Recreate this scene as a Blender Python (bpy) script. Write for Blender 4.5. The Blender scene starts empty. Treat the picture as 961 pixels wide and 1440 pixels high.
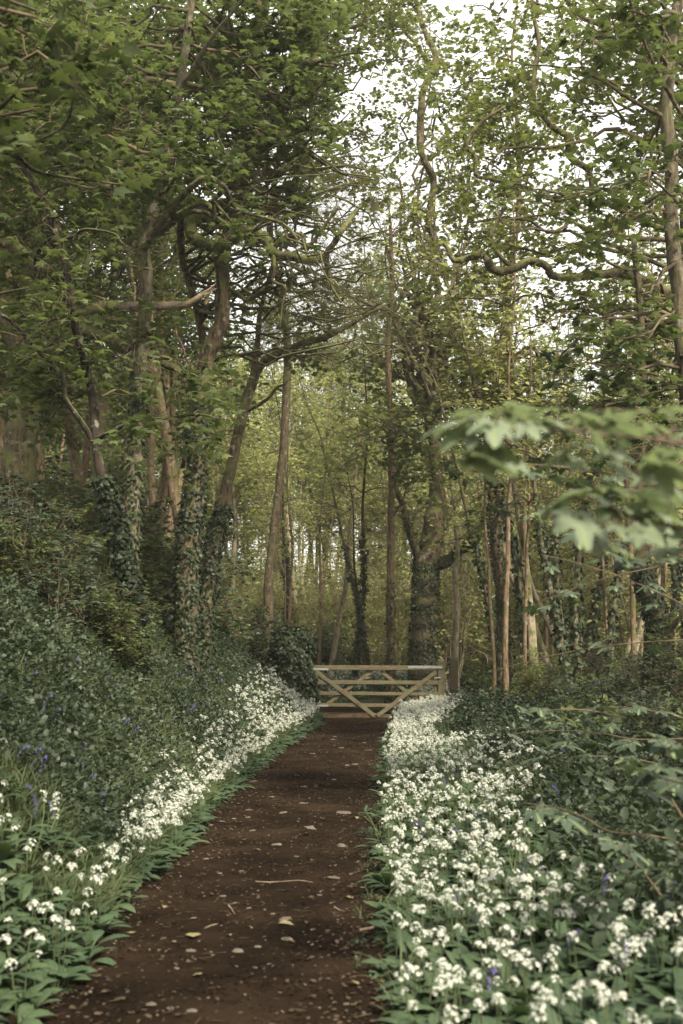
import bpy, bmesh, math
import numpy as np
from mathutils import Vector, Matrix, Euler
R = math.radians
scene = bpy.context.scene
COL = scene.collection

# ------------------------------------------------------------------ camera, world, sun, exposure
F, CX, CY, HZ, EYE = 1700.0, 480.5, 720.0, 917.0, 1.5
PITCH = math.atan((HZ - CY) / F)
cd = bpy.data.cameras.new('camera')
cam = bpy.data.objects.new('camera', cd); COL.objects.link(cam)
cam.location = (0, 0, EYE); cam.rotation_euler = (math.pi / 2 + PITCH, 0, 0)
cd.sensor_fit = 'VERTICAL'; cd.sensor_height = 36; cd.lens = 36 * F / 1440
cd.clip_start = 0.05; cd.clip_end = 2000
cd.dof.use_dof = True; cd.dof.focus_distance = 17.0; cd.dof.aperture_fstop = 2.8
scene.camera = cam
SUN_EL, SUN_AZ = R(47), R(146)            # azimuth from +Y towards +X
w = bpy.data.worlds.new('World'); scene.world = w; w.use_nodes = True
nt = w.node_tree; nt.nodes.clear()
wo = nt.nodes.new('ShaderNodeOutputWorld'); bg = nt.nodes.new('ShaderNodeBackground')
sky = nt.nodes.new('ShaderNodeTexSky'); sky.sky_type = 'NISHITA'; sky.sun_disc = False
sky.sun_elevation = SUN_EL; sky.sun_rotation = SUN_AZ; sky.dust_density = 3.0
mx = nt.nodes.new('ShaderNodeMix'); mx.data_type = 'RGBA'; mx.inputs[0].default_value = 0.8
nt.links.new(sky.outputs[0], mx.inputs[6]); mx.inputs[7].default_value = (7.2, 6.95, 6.45, 1)
nt.links.new(mx.outputs[2], bg.inputs[0]); bg.inputs[1].default_value = 0.1
nt.links.new(bg.outputs[0], wo.inputs[0])
sd = bpy.data.lights.new('sun', 'SUN'); sd.energy = 4.4; sd.angle = R(10); sd.color = (1, 0.92, 0.75)
sun = bpy.data.objects.new('sun', sd); COL.objects.link(sun)
sdir = Vector((math.sin(SUN_AZ) * math.cos(SUN_EL), math.cos(SUN_AZ) * math.cos(SUN_EL), math.sin(SUN_EL)))
sun.rotation_euler = sdir.to_track_quat('Z', 'Y').to_euler(); sun.location = (0, 0, 40)
scene.view_settings.view_transform = 'Standard'; scene.view_settings.look = 'None'
scene.view_settings.exposure = 1.55; scene.view_settings.gamma = 1
scene.cycles.max_bounces = 7; scene.cycles.diffuse_bounces = 4; scene.cycles.transmission_bounces = 4
scene.cycles.glossy_bounces = 2; scene.cycles.transparent_max_bounces = 4
scene.cycles.use_denoising = True

# ------------------------------------------------------------------ picture <-> place
def at(px, py, Y):
    u = (px - CX) / F; v = (CY - py) / F
    dy = math.cos(PITCH) - v * math.sin(PITCH); dz = math.sin(PITCH) + v * math.cos(PITCH)
    t = Y / dy
    return np.array((u * t, Y, EYE + dz * t))
def on_ground(px, py):
    u = (px - CX) / F; v = (CY - py) / F
    dy = math.cos(PITCH) - v * math.sin(PITCH); dz = math.sin(PITCH) + v * math.cos(PITCH)
    t = -EYE / dz
    return u * t, dy * t
Lp = [on_ground(*p) for p in [(60, 1440), (105, 1380), (150, 1325), (178, 1285), (215, 1240), (255, 1190), (308, 1130), (352, 1090), (400, 1050), (440, 1025), (452, 1007)]]
Rp = [on_ground(*p) for p in [(548, 1440), (540, 1360), (535, 1280), (533, 1200), (536, 1130), (541, 1080), (550, 1040), (566, 1007)]]
LY = [-8, 0] + [p[1] for p in Lp] + [31, 34, 38, 44, 60, 400]
LX = [-1.25, -1.4] + [p[0] - .10 for p in Lp] + [-0.9, -2.2, -4.6, -9, -24, -24]
RY = [-8, 0] + [p[1] for p in Rp] + [31, 34, 38, 44, 60, 400]
RX = [0.35, 0.3] + [p[0] for p in Rp] + [1.1, 0.1, -2.2, -6.4, -21, -21]
def xl(y): return np.interp(y, LY, LX)
def xr(y): return np.interp(y, RY, RX)
def wav(x, y, s, k=0.0):
    return (np.sin(x * s + 1.7 * np.sin(y * s * .7 + k) + k) + np.sin(y * s * 1.3 + 1.3 * np.sin(x * s * .9 + 2 * k) + 1.1) + .6 * np.sin((x + y) * s * 2.1 + k * 3)) / 2.6
def sst(t):
    t = np.clip(t, 0, 1); return t * t * (3 - 2 * t)
def H(x, y):
    x = np.asarray(x, float); y = np.asarray(y, float)
    dl = np.maximum(xl(y) - x, 0); dr = np.maximum(x - xr(y), 0)
    amp = 2.6 - 1.6 * sst((y - 21) / 10)
    hl = amp * (1 - np.exp(-(dl / 1.5) ** 1.35)) + 0.11 * np.clip(dl - 3, 0, 60)
    hl = hl + 0.10 * wav(x, y, 1.4) * sst(dl / 1.5) + 0.22 * wav(x, y, .45, 2) * sst(dl / 3)
    hr = 0.32 * sst(dr / 1.6) + 0.28 * sst((dr - 1.6) / 2.5) - 0.10 * np.clip(dr - 7, 0, 45)
    hr = hr + 0.05 * wav(x, y, 1.7, 1) * sst(dr / 1.5) + 0.15 * wav(x, y, .4, 3) * sst(dr / 4)
    far = 0.13 * np.clip(y - 45, 0, 90) / (1 + np.exp((x - 5) / 6))
    path = 0.012 * wav(x, y, 2.2, .5)
    return hl + hr + far + path
def inpath(x, y, m=0.0): return (x > xl(y) + m) & (x < xr(y) - m)

# ------------------------------------------------------------------ materials
def newmat(name):
    m = bpy.data.materials.new(name); m.use_nodes = True; m.node_tree.nodes.clear(); return m, m.node_tree
def N(nt, t, **kw):
    n = nt.nodes.new(t)
    for k, v in kw.items(): setattr(n, k, v)
    return n
def ramp(nt, fac, stops):
    r = N(nt, 'ShaderNodeValToRGB'); e = r.color_ramp.elements
    while len(e) < len(stops): e.new(0.5)
    for q, (p, c) in zip(e, stops): q.position = p; q.color = (*c, 1)
    nt.links.new(fac, r.inputs[0]); return r.outputs[0]
def noise(nt, scale, detail=4, coord='Object', rough=.55, vec=None):
    n = N(nt, 'ShaderNodeTexNoise'); n.inputs['Scale'].default_value = scale; n.inputs['Detail'].default_value = detail; n.inputs['Roughness'].default_value = rough
    if vec is None:
        if coord == 'World': vec = N(nt, 'ShaderNodeNewGeometry').outputs['Position']
        else: vec = N(nt, 'ShaderNodeTexCoord').outputs[coord]
    nt.links.new(vec, n.inputs['Vector']); return n.outputs['Fac']
def mixc(nt, f, a, b, mode='MIX'):
    m = N(nt, 'ShaderNodeMix', data_type='RGBA', blend_type=mode)
    for s, v in ((0, f), (6, a), (7, b)):
        if hasattr(v, 'is_linked') or isinstance(v, bpy.types.NodeSocket): nt.links.new(v, m.inputs[s])
        elif s == 0: m.inputs[0].default_value = v
        else: m.inputs[s].default_value = (*v, 1)
    return m.outputs[2]
def leaf_mat(name, cols, trans=0.35, rough=.6, spec=.2, tcol=(1.08, 1.1, .75), vein=False):
    m, nt = newmat(name)
    g = N(nt, 'ShaderNodeNewGeometry')
    n1 = noise(nt, .55, 2, 'World')
    ad = N(nt, 'ShaderNodeMath', operation='MULTIPLY_ADD'); nt.links.new(g.outputs['Random Per Island'], ad.inputs[0]); ad.inputs[1].default_value = .6
    sc = N(nt, 'ShaderNodeMath', operation='MULTIPLY_ADD'); nt.links.new(n1, sc.inputs[0]); sc.inputs[1].default_value = 1.1; sc.inputs[2].default_value = -.35
    nt.links.new(sc.outputs[0], ad.inputs[2])
    c = ramp(nt, ad.outputs[0], cols)
    n2 = noise(nt, 60, 3, 'World')
    c = mixc(nt, .35, c, ramp(nt, n2, [(.3, (.45, .5, .4)), (.7, (1.35, 1.3, 1.25))]), 'MULTIPLY')
    if vein:
        a = N(nt, 'ShaderNodeAttribute'); a.attribute_name = 'vein'
        c = mixc(nt, a.outputs['Fac'], c, (.2, .24, .1))
    p = N(nt, 'ShaderNodeBsdfPrincipled'); nt.links.new(c, p.inputs['Base Color'])
    p.inputs['Roughness'].default_value = rough; p.inputs['Specular IOR Level'].default_value = spec
    t = N(nt, 'ShaderNodeBsdfTranslucent'); nt.links.new(mixc(nt, 1.0, c, tcol, 'MULTIPLY'), t.inputs[0])
    ms = N(nt, 'ShaderNodeMixShader'); ms.inputs[0].default_value = trans
    nt.links.new(p.outputs[0], ms.inputs[1]); nt.links.new(t.outputs[0], ms.inputs[2])
    o = N(nt, 'ShaderNodeOutputMaterial'); nt.links.new(ms.outputs[0], o.inputs[0]); return m
def solid_mat(name, colfn, rough=.85, bump=None, spec=.2, bstr=.5, bdist=.02):
    m, nt = newmat(name)
    p = N(nt, 'ShaderNodeBsdfPrincipled'); nt.links.new(colfn(nt), p.inputs['Base Color'])
    p.inputs['Roughness'].default_value = rough; p.inputs['Specular IOR Level'].default_value = spec
    if bump:
        b = N(nt, 'ShaderNodeBump'); b.inputs['Strength'].default_value = bstr; b.inputs['Distance'].default_value = bdist
        nt.links.new(bump(nt), b.inputs['Height']); nt.links.new(b.outputs[0], p.inputs['Normal'])
    o = N(nt, 'ShaderNodeOutputMaterial'); nt.links.new(p.outputs[0], o.inputs[0]); return m
def bark_mat(name, dark, light, moss=.5, mosscol=(.075, .082, .028)):
    def col(nt):
        tc = N(nt, 'ShaderNodeTexCoord').outputs['Object']
        mp = N(nt, 'ShaderNodeMapping'); mp.inputs['Scale'].default_value = (1, 1, .28); nt.links.new(tc, mp.inputs[0])
        c = ramp(nt, noise(nt, 22, 6, vec=mp.outputs[0], rough=.65), [(.34, dark), (.66, light)])
        c = mixc(nt, ramp(nt, noise(nt, 9, 5), [(.57, (0, 0, 0)), (.66, (.55, .55, .55))]), c, (.24, .23, .18))   # lichen
        g = N(nt, 'ShaderNodeNewGeometry'); s = N(nt, 'ShaderNodeSeparateXYZ'); nt.links.new(g.outputs['Normal'], s.inputs[0])
        a = N(nt, 'ShaderNodeMath', operation='MULTIPLY_ADD'); nt.links.new(s.outputs[2], a.inputs[0]); a.inputs[1].default_value = .45
        nt.links.new(noise(nt, 3.5, 5, 'World'), a.inputs[2])
        k = ramp(nt, a.outputs[0], [(.62 - .2 * moss, (0, 0, 0)), (.8 - .2 * moss, (1, 1, 1))])
        return mixc(nt, k, c, mixc(nt, noise(nt, 30, 3), tuple(.5 * q for q in mosscol), tuple(1.5 * q for q in mosscol)))
    def bump(nt):
        tc = N(nt, 'ShaderNodeTexCoord').outputs['Object']
        mp = N(nt, 'ShaderNodeMapping'); mp.inputs['Scale'].default_value = (1, 1, .25); nt.links.new(tc, mp.inputs[0])
        return noise(nt, 26, 8, vec=mp.outputs[0], rough=.7)
    return solid_mat(name, col, .9, bump, .15, 1.0, .03)
M = {}
M['bark'] = bark_mat('bark_brown', (.024, .018, .011), (.115, .088, .052), .5, (.085, .09, .034))
M['bark_moss'] = bark_mat('bark_mossy', (.022, .017, .010), (.12, .095, .055), .75, (.095, .10, .036))
M['bark_dark'] = bark_mat('bark_dark', (.010, .008, .006), (.045, .034, .024), .3)
M['bark_grey'] = bark_mat('bark_grey', (.035, .028, .018), (.15, .125, .08), .55)
M['bark_warm'] = bark_mat('bark_warm', (.05, .034, .02), (.21, .145, .088), .5)
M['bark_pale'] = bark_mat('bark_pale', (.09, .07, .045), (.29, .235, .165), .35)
M['twig'] = solid_mat('twig_bark', lambda nt: ramp(nt, noise(nt, 6, 3), [(.3, (.035, .026, .016)), (.7, (.13, .098, .06))]), .9)
M['twig_pale'] = solid_mat('twig_pale', lambda nt: ramp(nt, noise(nt, 3, 3), [(.3, (.07, .055, .03)), (.7, (.26, .21, .14))]), .9)
M['redtwig'] = solid_mat('twig_reddish', lambda nt: ramp(nt, noise(nt, 8, 3), [(.3, (.045, .03, .02)), (.7, (.11, .075, .05))]), .6)
M['syc'] = leaf_mat('sycamore_leaf', [(0, (.045, .062, .026)), (.5, (.08, .105, .042)), (1, (.14, .165, .062))], .48)
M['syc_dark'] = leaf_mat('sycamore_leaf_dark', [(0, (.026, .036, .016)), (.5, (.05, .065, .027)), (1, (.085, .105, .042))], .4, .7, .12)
M['syc_mid'] = leaf_mat('sycamore_leaf_mid', [(0, (.075, .095, .038)), (.5, (.12, .145, .055)), (1, (.19, .205, .08))], .5)
M['syc_hero'] = leaf_mat('sycamore_leaf_near', [(0, (.105, .135, .09)), (.5, (.14, .175, .115)), (1, (.18, .215, .14))], .42, .55, .25, vein=True)
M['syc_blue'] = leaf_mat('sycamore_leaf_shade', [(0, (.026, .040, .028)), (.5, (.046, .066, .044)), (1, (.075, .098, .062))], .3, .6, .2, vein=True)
M['oak'] = leaf_mat('young_oak_leaf', [(0, (.06, .065, .022)), (.4, (.105, .125, .038)), (.8, (.14, .165, .05)), (1, (.19, .15, .05))], .48)
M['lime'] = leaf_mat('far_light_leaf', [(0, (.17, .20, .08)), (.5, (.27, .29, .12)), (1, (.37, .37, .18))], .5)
M['ivy'] = leaf_mat('ivy_leaf', [(0, (.011, .018, .008)), (.6, (.024, .035, .015)), (1, (.05, .062, .026))], .2, .5, .25)
M['bramble'] = leaf_mat('bank_leaf', [(0, (.012, .020, .011)), (.5, (.027, .040, .021)), (1, (.05, .066, .033))], .28, .5, .3)
M['nettle'] = leaf_mat('nettle_leaf', [(0, (.02, .029, .017)), (.5, (.04, .054, .031)), (1, (.068, .085, .047))], .28, .5, .3)
M['grass'] = leaf_mat('grass_blade', [(0, (.03, .045, .022)), (.6, (.07, .09, .04)), (1, (.13, .135, .06))], .3)
M['garlic'] = leaf_mat('garlic_leaf', [(0, (.024, .042, .025)), (.5, (.046, .072, .037)), (1, (.08, .108, .05))], .3, .6, .2)
M['stalk'] = leaf_mat('garlic_stalk', [(0, (.045, .062, .028)), (1, (.08, .10, .045))], .2)
M['petal'] = leaf_mat('garlic_petal', [(0, (.34, .355, .31)), (1, (.60, .61, .55))], .25, .6, .2, (1, 1, .9))
M['bell'] = leaf_mat('bluebell_petal', [(0, (.06, .05, .15)), (1, (.11, .095, .24))], .25, .6, .2, (1, .9, 1.2))
M['dryleaf'] = leaf_mat('dry_leaf', [(0, (.028, .018, .012)), (.6, (.06, .04, .025)), (1, (.13, .093, .06))], .15, .7)
M['fallen'] = leaf_mat('fallen_yellow_leaf', [(0, (.11, .09, .045)), (1, (.21, .17, .09))], .15, .6)
def soil_col(nt):
    c = ramp(nt, noise(nt, 1.3, 7, 'World', .65), [(.36, (.009, .0062, .0042)), (.5, (.018, .0118, .0075)), (.66, (.032, .021, .013))])
    c = mixc(nt, ramp(nt, noise(nt, 35, 6, 'World', .7), [(.55, (0, 0, 0)), (.72, (.75, .75, .75))]), c, (.045, .028, .016))
    return mixc(nt, ramp(nt, noise(nt, 140, 3, 'World'), [(.62, (0, 0, 0)), (.72, (.7, .7, .7))]), c, (.07, .05, .032))
M['soil'] = solid_mat('path_earth', soil_col, 1.0, lambda nt: noise(nt, 45, 9, 'World', .75), .02, 1.0, .035)
M['litter'] = solid_mat('woodland_floor', lambda nt: mixc(nt, noise(nt, 1.1, 5, 'World'), ramp(nt, noise(nt, 30, 5, 'World'), [(.4, (.014, .012, .008)), (.65, (.06, .042, .024))]), (.02, .028, .014)), .95, lambda nt: noise(nt, 30, 6, 'World'), .1, 1, .04)
M['stone'] = solid_mat('path_stone', lambda nt: mixc(nt, N(nt, 'ShaderNodeObjectInfo').outputs['Random'], ramp(nt, noise(nt, 25, 5), [(.3, (.05, .038, .027)), (.7, (.10, .08, .06))]), ramp(nt, noise(nt, 40, 5), [(.3, (.07, .056, .042)), (.7, (.16, .132, .10))])), .8, lambda nt: noise(nt, 50, 5), .3, .6, .01)
def wood_col(nt):
    tc = N(nt, 'ShaderNodeTexCoord').outputs['Object']
    mp = N(nt, 'ShaderNodeMapping'); mp.inputs['Scale'].default_value = (1, 8, 8); nt.links.new(tc, mp.inputs[0])
    c = ramp(nt, noise(nt, 6, 6, vec=mp.outputs[0], rough=.65), [(.3, (.055, .042, .024)), (.7, (.165, .13, .078))])
    return mixc(nt, ramp(nt, noise(nt, 3, 5, 'World'), [(.45, (0, 0, 0)), (.7, (.7, .7, .7))]), c, (.10, .11, .055))
M['gatewood'] = solid_mat('gate_wood', wood_col, .8, lambda nt: noise(nt, 60, 5), .2, .5, .006)
M['gatedark'] = solid_mat('gate_wood_dark', lambda nt: ramp(nt, noise(nt, 8, 5, 'World'), [(.3, (.045, .03, .017)), (.7, (.10, .07, .04))]), .9, lambda nt: noise(nt, 60, 5), .2, .5, .006)
M['chipwood'] = solid_mat('chip_wood', lambda nt: ramp(nt, noise(nt, 3, 3, 'World'), [(.35, (.022, .015, .01)), (.6, (.045, .033, .022)), (.8, (.10, .078, .053))]), .95, spec=.05)
M['metal'] = solid_mat('zinc_strap', lambda nt: ramp(nt, noise(nt, 30, 4), [(.3, (.16, .155, .145)), (.7, (.30, .29, .27))]), .55, spec=.5)
M['deadwood'] = solid_mat('dead_wood', lambda nt: ramp(nt, noise(nt, 7, 6, rough=.7), [(.35, (.07, .052, .034)), (.55, (.22, .17, .115)), (.75, (.38, .31, .22))]), .9, lambda nt: noise(nt, 25, 7, rough=.7), .2, 1, .03)

# ------------------------------------------------------------------ mesh helpers
def mesh_from(name, V, Fc, mat, smooth=False, attrs=None):
    """V (n,3); Fc (m,k) equal-sized faces, or a list of such arrays"""
    me = bpy.data.meshes.new(name)
    V = np.asarray(V, np.float32)
    Fl = Fc if isinstance(Fc, list) else [Fc]
    Fl = [np.asarray(f, np.int32) for f in Fl if len(f)]
    me.vertices.add(len(V)); me.vertices.foreach_set('co', V.ravel())
    li = np.concatenate([f.ravel() for f in Fl]); cnt = np.concatenate([np.full(len(f), f.shape[1], np.int32) for f in Fl])
    me.loops.add(len(li)); me.loops.foreach_set('vertex_index', li)
    me.polygons.add(len(cnt)); st = np.concatenate([[0], np.cumsum(cnt)[:-1]]).astype(np.int32)
    me.polygons.foreach_set('loop_start', st)
    if smooth: me.polygons.foreach_set('use_smooth', np.ones(len(cnt), bool))
    if attrs:
        for k, a in attrs.items():
            at_ = me.attributes.new(k, 'FLOAT', 'POINT'); at_.data.foreach_set('value', np.asarray(a, np.float32))
    me.update(calc_edges=True); me.materials.append(M[mat] if isinstance(mat, str) else mat)
    return me
def link(name, data, parent=None, loc=None, kind=None):
    o = bpy.data.objects.new(name, data); COL.objects.link(o)
    if parent is not None: o.parent = parent
    if loc is not None: o.location = loc
    if kind: o['kind'] = kind
    return o
def tag(o, label, cat, group=None, kind=None):
    o['label'] = label; o['category'] = cat
    if group: o['group'] = group
    if kind: o['kind'] = kind
    return o
def copy_thing(root, loc, rz, s, label=None):
    r = root.copy(); COL.objects.link(r); r.location = loc; r.rotation_euler = (0, 0, rz); r.scale = (s, s, s)
    if label: r['label'] = label
    for ch in root.children:
        c = ch.copy(); COL.objects.link(c); c.parent = r
        for g in ch.children:
            d = g.copy(); COL.objects.link(d); d.parent = c
    return r
def unit(v):
    v = np.asarray(v, float); return v / (np.linalg.norm(v, axis=-1, keepdims=True) + 1e-9)
class Tubes:
    def __init__(s): s.V = []; s.Q = []; s.n = 0
    def add(s, P, Rr, sides=6, rough=0.0, rng=None):
        P = np.asarray(P, float); n = len(P); Rr = np.asarray(Rr, float)
        T = unit(np.gradient(P, axis=0)); ref = np.array((.31, .87, .12)) if abs(T[0][2]) > .6 else np.array((.05, .1, 1.))
        U = unit(np.cross(T, ref)); W = np.cross(T, U)
        a = np.arange(sides) * 2 * math.pi / sides
        rr = Rr[:, None] * np.ones(sides)
        if rough and rng is not None:
            k = rng.normal(0, 1, (n, sides)); k = (k + np.roll(k, 1, 0) + np.roll(k, -1, 0)) / 2
            rr = rr * (1 + rough * k)
        V = P[:, None, :] + rr[:, :, None] * (np.cos(a)[None, :, None] * U[:, None, :] + np.sin(a)[None, :, None] * W[:, None, :])
        i = np.arange(n - 1)[:, None] * sides; j = np.arange(sides)[None, :]; j2 = (j + 1) % sides
        Q = np.stack([i + j, i + j2, i + sides + j2, i + sides + j], -1).reshape(-1, 4) + s.n
        s.V.append(V.reshape(-1, 3)); s.Q.append(Q); s.n += n * sides
        # close the end
        if sides >= 4:
            c = s.n; s.V.append(P[-1:]); s.n += 1
            last = c - sides
            fq = [[last + q, last + (q + 1) % sides, last + (q + 2) % sides, c] for q in range(0, sides, 2)]
            s.Q.append(np.array(fq, int))
    def mesh(s, name, mat, org=(0, 0, 0)):
        return mesh_from(name, np.concatenate(s.V) - np.asarray(org), np.concatenate(s.Q), mat, True)
def smooth_line(P, k=4):
    P = np.asarray(P, float); n = len(P)
    Q = np.vstack([2 * P[0] - P[1], P, 2 * P[-1] - P[-2]]); out = []
    for i in range(1, n):
        p0, p1, p2, p3 = Q[i - 1], Q[i], Q[i + 1], Q[i + 2]
        for t in np.arange(k) / k:
            out.append(.5 * ((2 * p1) + (-p0 + p2) * t + (2 * p0 - 5 * p1 + 4 * p2 - p3) * t * t + (-p0 + 3 * p1 - 3 * p2 + p3) * t ** 3))
    out.append(P[-1]); return np.array(out)
def wander(rng, p, d, L, n, kink=.35, up=.05):
    P = [np.asarray(p, float)]; d = unit(d); st = L / n
    for i in range(n):
        d = unit(d + kink * rng.normal(0, 1, 3) * .6 + np.array((0, 0, up))); P.append(P[-1] + d * st)
    return np.array(P)
def bridge(rng, A, B, n, amp, arch=0.0):
    t = np.linspace(0, 1, n + 1)[:, None]; L = np.linalg.norm(np.asarray(B) - A)
    w = np.cumsum(rng.normal(0, 1, (n + 1, 3)), 0); w = w - w[0]; w = w - t * w[-1]
    return np.asarray(A) * (1 - t) + np.asarray(B) * t + w * amp * L / math.sqrt(n) + np.array((0, 0, 1)) * arch * L * np.sin(math.pi * t)

# leaf templates (unit leaf: base at origin, tip at +Y, normal +Z)
def T_leaf(kind):
    if kind == 'maple':
        h = [(0, 0), (.16, -.07), (.46, .0), (.30, .20), (.56, .52), (.21, .50), (0, 1)]
        pts = h + [(-x, y) for x, y in h[-2:0:-1]]
        V = [(0, .33, .07)] + [(x, y, -.22 * (x * x + (y - .3) ** 2)) for x, y in pts]; n = len(pts)
        return np.array(V), np.array([(0, 1 + i, 1 + (i + 1) % n) for i in range(n)])
    if kind == 'lobed':
        V = [(0, 0, 0), (.48, .08, -.06), (.26, .32, .02), (.5, .66, -.1), (0, 1, -.12), (-.5, .66, -.1), (-.26, .32, .02), (-.48, .08, -.06)]
        return np.array(V, float), np.array([(0, 1, 2), (0, 2, 6), (0, 6, 7), (2, 3, 4), (2, 4, 6), (6, 4, 5)])
    if kind == 'oval':
        V = [(0, 0, 0), (.27, .35, .07), (.22, .7, .03), (0, 1, -.12), (-.22, .7, .03), (-.27, .35, .07), (0, .5, -.02)]
        return np.array(V, float), np.array([(0, 1, 6), (1, 2, 6), (2, 3, 6), (3, 4, 6), (4, 5, 6), (5, 0, 6)])
    V = [(0, 0, 0), (.38, .45, .08), (0, 1, -.05), (-.38, .45, .08)]
    return np.array(V, float), np.array([(0, 1, 2), (0, 2, 3)])
def frames(head, nrm):
    y = unit(head); z = unit(nrm - (nrm * y).sum(-1, keepdims=True) * y); x = np.cross(y, z)
    return np.stack([x, y, z], -1)
def stamp(kind, pos, head, nrm, size):
    V, Fc = T_leaf(kind) if isinstance(kind, str) else kind
    Mx = frames(np.asarray(head, float), np.asarray(nrm, float)); m = len(pos); k = len(V)
    out = np.asarray(pos)[:, None, :] + np.einsum('mij,kj->mki', Mx, V) * np.asarray(size)[:, None, None]
    return out.reshape(-1, 3), (Fc[None] + (np.arange(m) * k)[:, None, None]).reshape(-1, Fc.shape[1])

# ------------------------------------------------------------------ trees
class Tree:
    def __init__(s, seed): s.rng = np.random.default_rng(seed); s.tw = Tubes(); s.P = []; s.Hd = []; s.S = []
    def leaves_on(s, P, n, size, spread=.12, start=.15):
        r = s.rng; t = r.uniform(start, 1, n) * (len(P) - 1); i = np.minimum(t.astype(int), len(P) - 2); f = (t - i)[:, None]
        p = P[i] * (1 - f) + P[i + 1] * f
        a = r.uniform(0, 2 * math.pi, n); h = np.stack([np.cos(a), np.sin(a), r.normal(-.15, .25, n)], -1)
        s.P.append(p + h * .7 * spread * r.uniform(.2, 1, n)[:, None]); s.Hd.append(h); s.S.append(size * r.uniform(.6, 1.2, n))
    def spray(s, P, r0, nch, Lc, n2, L2, leafn, leaf, kink=.4, up=.02, flat=.5, start=.25, lspread=.1, n3=0):
        r = s.rng; n = len(P)
        for c in range(nch):
            t = r.uniform(start, 1) * (n - 1); i = min(int(t), n - 2); p = P[i] + (P[i + 1] - P[i]) * (t - i); tg = unit(P[i + 1] - P[i])
            q = r.normal(0, 1, 3); q[2] *= flat; d = unit(unit(q) + tg * .6)
            L = Lc * r.uniform(.5, 1.3); C = wander(r, p, d, L, 6, kink, up)
            rr = min(r0 * .45, .007 + .002 * Lc); s.tw.add(C, np.linspace(rr, rr * .35, len(C)), 4)
            if leafn: s.leaves_on(C, max(1, leafn // 2), leaf, lspread, .4)
            for k in range(n2):
                u = r.uniform(.25, 1) * 6; j = min(int(u), 5); p2 = C[j] + (C[j + 1] - C[j]) * (u - j)
                q = r.normal(0, 1, 3); q[2] *= flat; d2 = unit(unit(q) + unit(C[j + 1] - C[j]) * .7)
                D = wander(r, p2, d2, L2 * r.uniform(.5, 1.3), 4, kink, up); s.tw.add(D, np.linspace(rr * .4, rr * .18, 5), 3)
                if leafn: s.leaves_on(D, leafn, leaf, lspread)
                for z in range(n3):
                    q = r.normal(0, 1, 3); E = wander(r, D[r.integers(1, 5)], q, L2 * .6 * r.uniform(.5, 1.2), 3, kink * 1.3, 0); s.tw.add(E, np.linspace(rr * .22, rr * .12, 4), 3)
    def crown_mesh(s, name, kind, mat, org=(0, 0, 0), tilt=.38, keep=None):
        P = np.concatenate(s.P); Hd = np.concatenate(s.Hd); S = np.concatenate(s.S)
        if keep is not None: k = keep(P); P, Hd, S = P[k], Hd[k], S[k]
        nr = s.rng.normal(0, tilt, (len(P), 3)) + np.array((0, 0, 1))
        V, Fc = stamp(kind, P - np.asarray(org), Hd, nr, S); return mesh_from(name, V, Fc, mat)
def ivy_on(P, Rr, n, seed, size=.055, t0=0, t1=1, bulge=.05, org=(0, 0, 0)):
    r = np.random.default_rng(seed); m = len(P); t = (t0 + (t1 - t0) * r.uniform(0, 1, n) ** 1.2) * (m - 1); i = np.minimum(t.astype(int), m - 2); f = (t - i)[:, None]
    p = P[i] * (1 - f) + P[i + 1] * f; rad = Rr[i] * (1 - f[:, 0]) + Rr[i + 1] * f[:, 0]
    tg = unit(P[i + 1] - P[i]); a = r.normal(0, 1, (n, 3)); o = unit(a - (a * tg).sum(-1, keepdims=True) * tg)
    clump = .5 + .5 * np.sin(p[:, 2] * 3 + o[:, 0] * 2 + seed)
    pos = p + o * (rad + bulge * r.uniform(.1, 1, n) * (.4 + clump))[:, None]
    hd = -tg * .8 + o * .5 + r.normal(0, .4, (n, 3)); nr = o + r.normal(0, .35, (n, 3)) + np.array((0, 0, .35))
    return mesh_from('ivy', *stamp('lobed', pos - np.asarray(org), hd, nr, size * r.uniform(.6, 1.3, n)), 'ivy')
def px_line(pts, Y=None):
    """pts: (px,py[,Y]) -> world points"""
    return np.array([at(p[0], p[1], p[2] if len(p) > 2 else Y) for p in pts])
def base_root(name, P0, label, cat='tree', group=None):
    o = link(name, None, loc=tuple(P0)); o.empty_display_size = .3
    tag(o, label, cat, group); return o
def limb_obj(name, P, wpx, root, mat, seed, sides=10, k=5, jitter=.02, rough=.05):
    """P world control points; wpx radii"""
    r = np.random.default_rng(seed); Q = smooth_line(P, k); Rr = np.interp(np.linspace(0, 1, len(Q)), np.linspace(0, 1, len(wpx)), wpx)
    Q[1:-1] += r.normal(0, 1, (len(Q) - 2, 3)) * (jitter * Rr[1:-1, None] * 6)
    t = Tubes(); t.add(Q, Rr, sides, rough, r); o = link(name, t.mesh(name, mat, root.location), root)
    return Q, Rr, o

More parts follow.
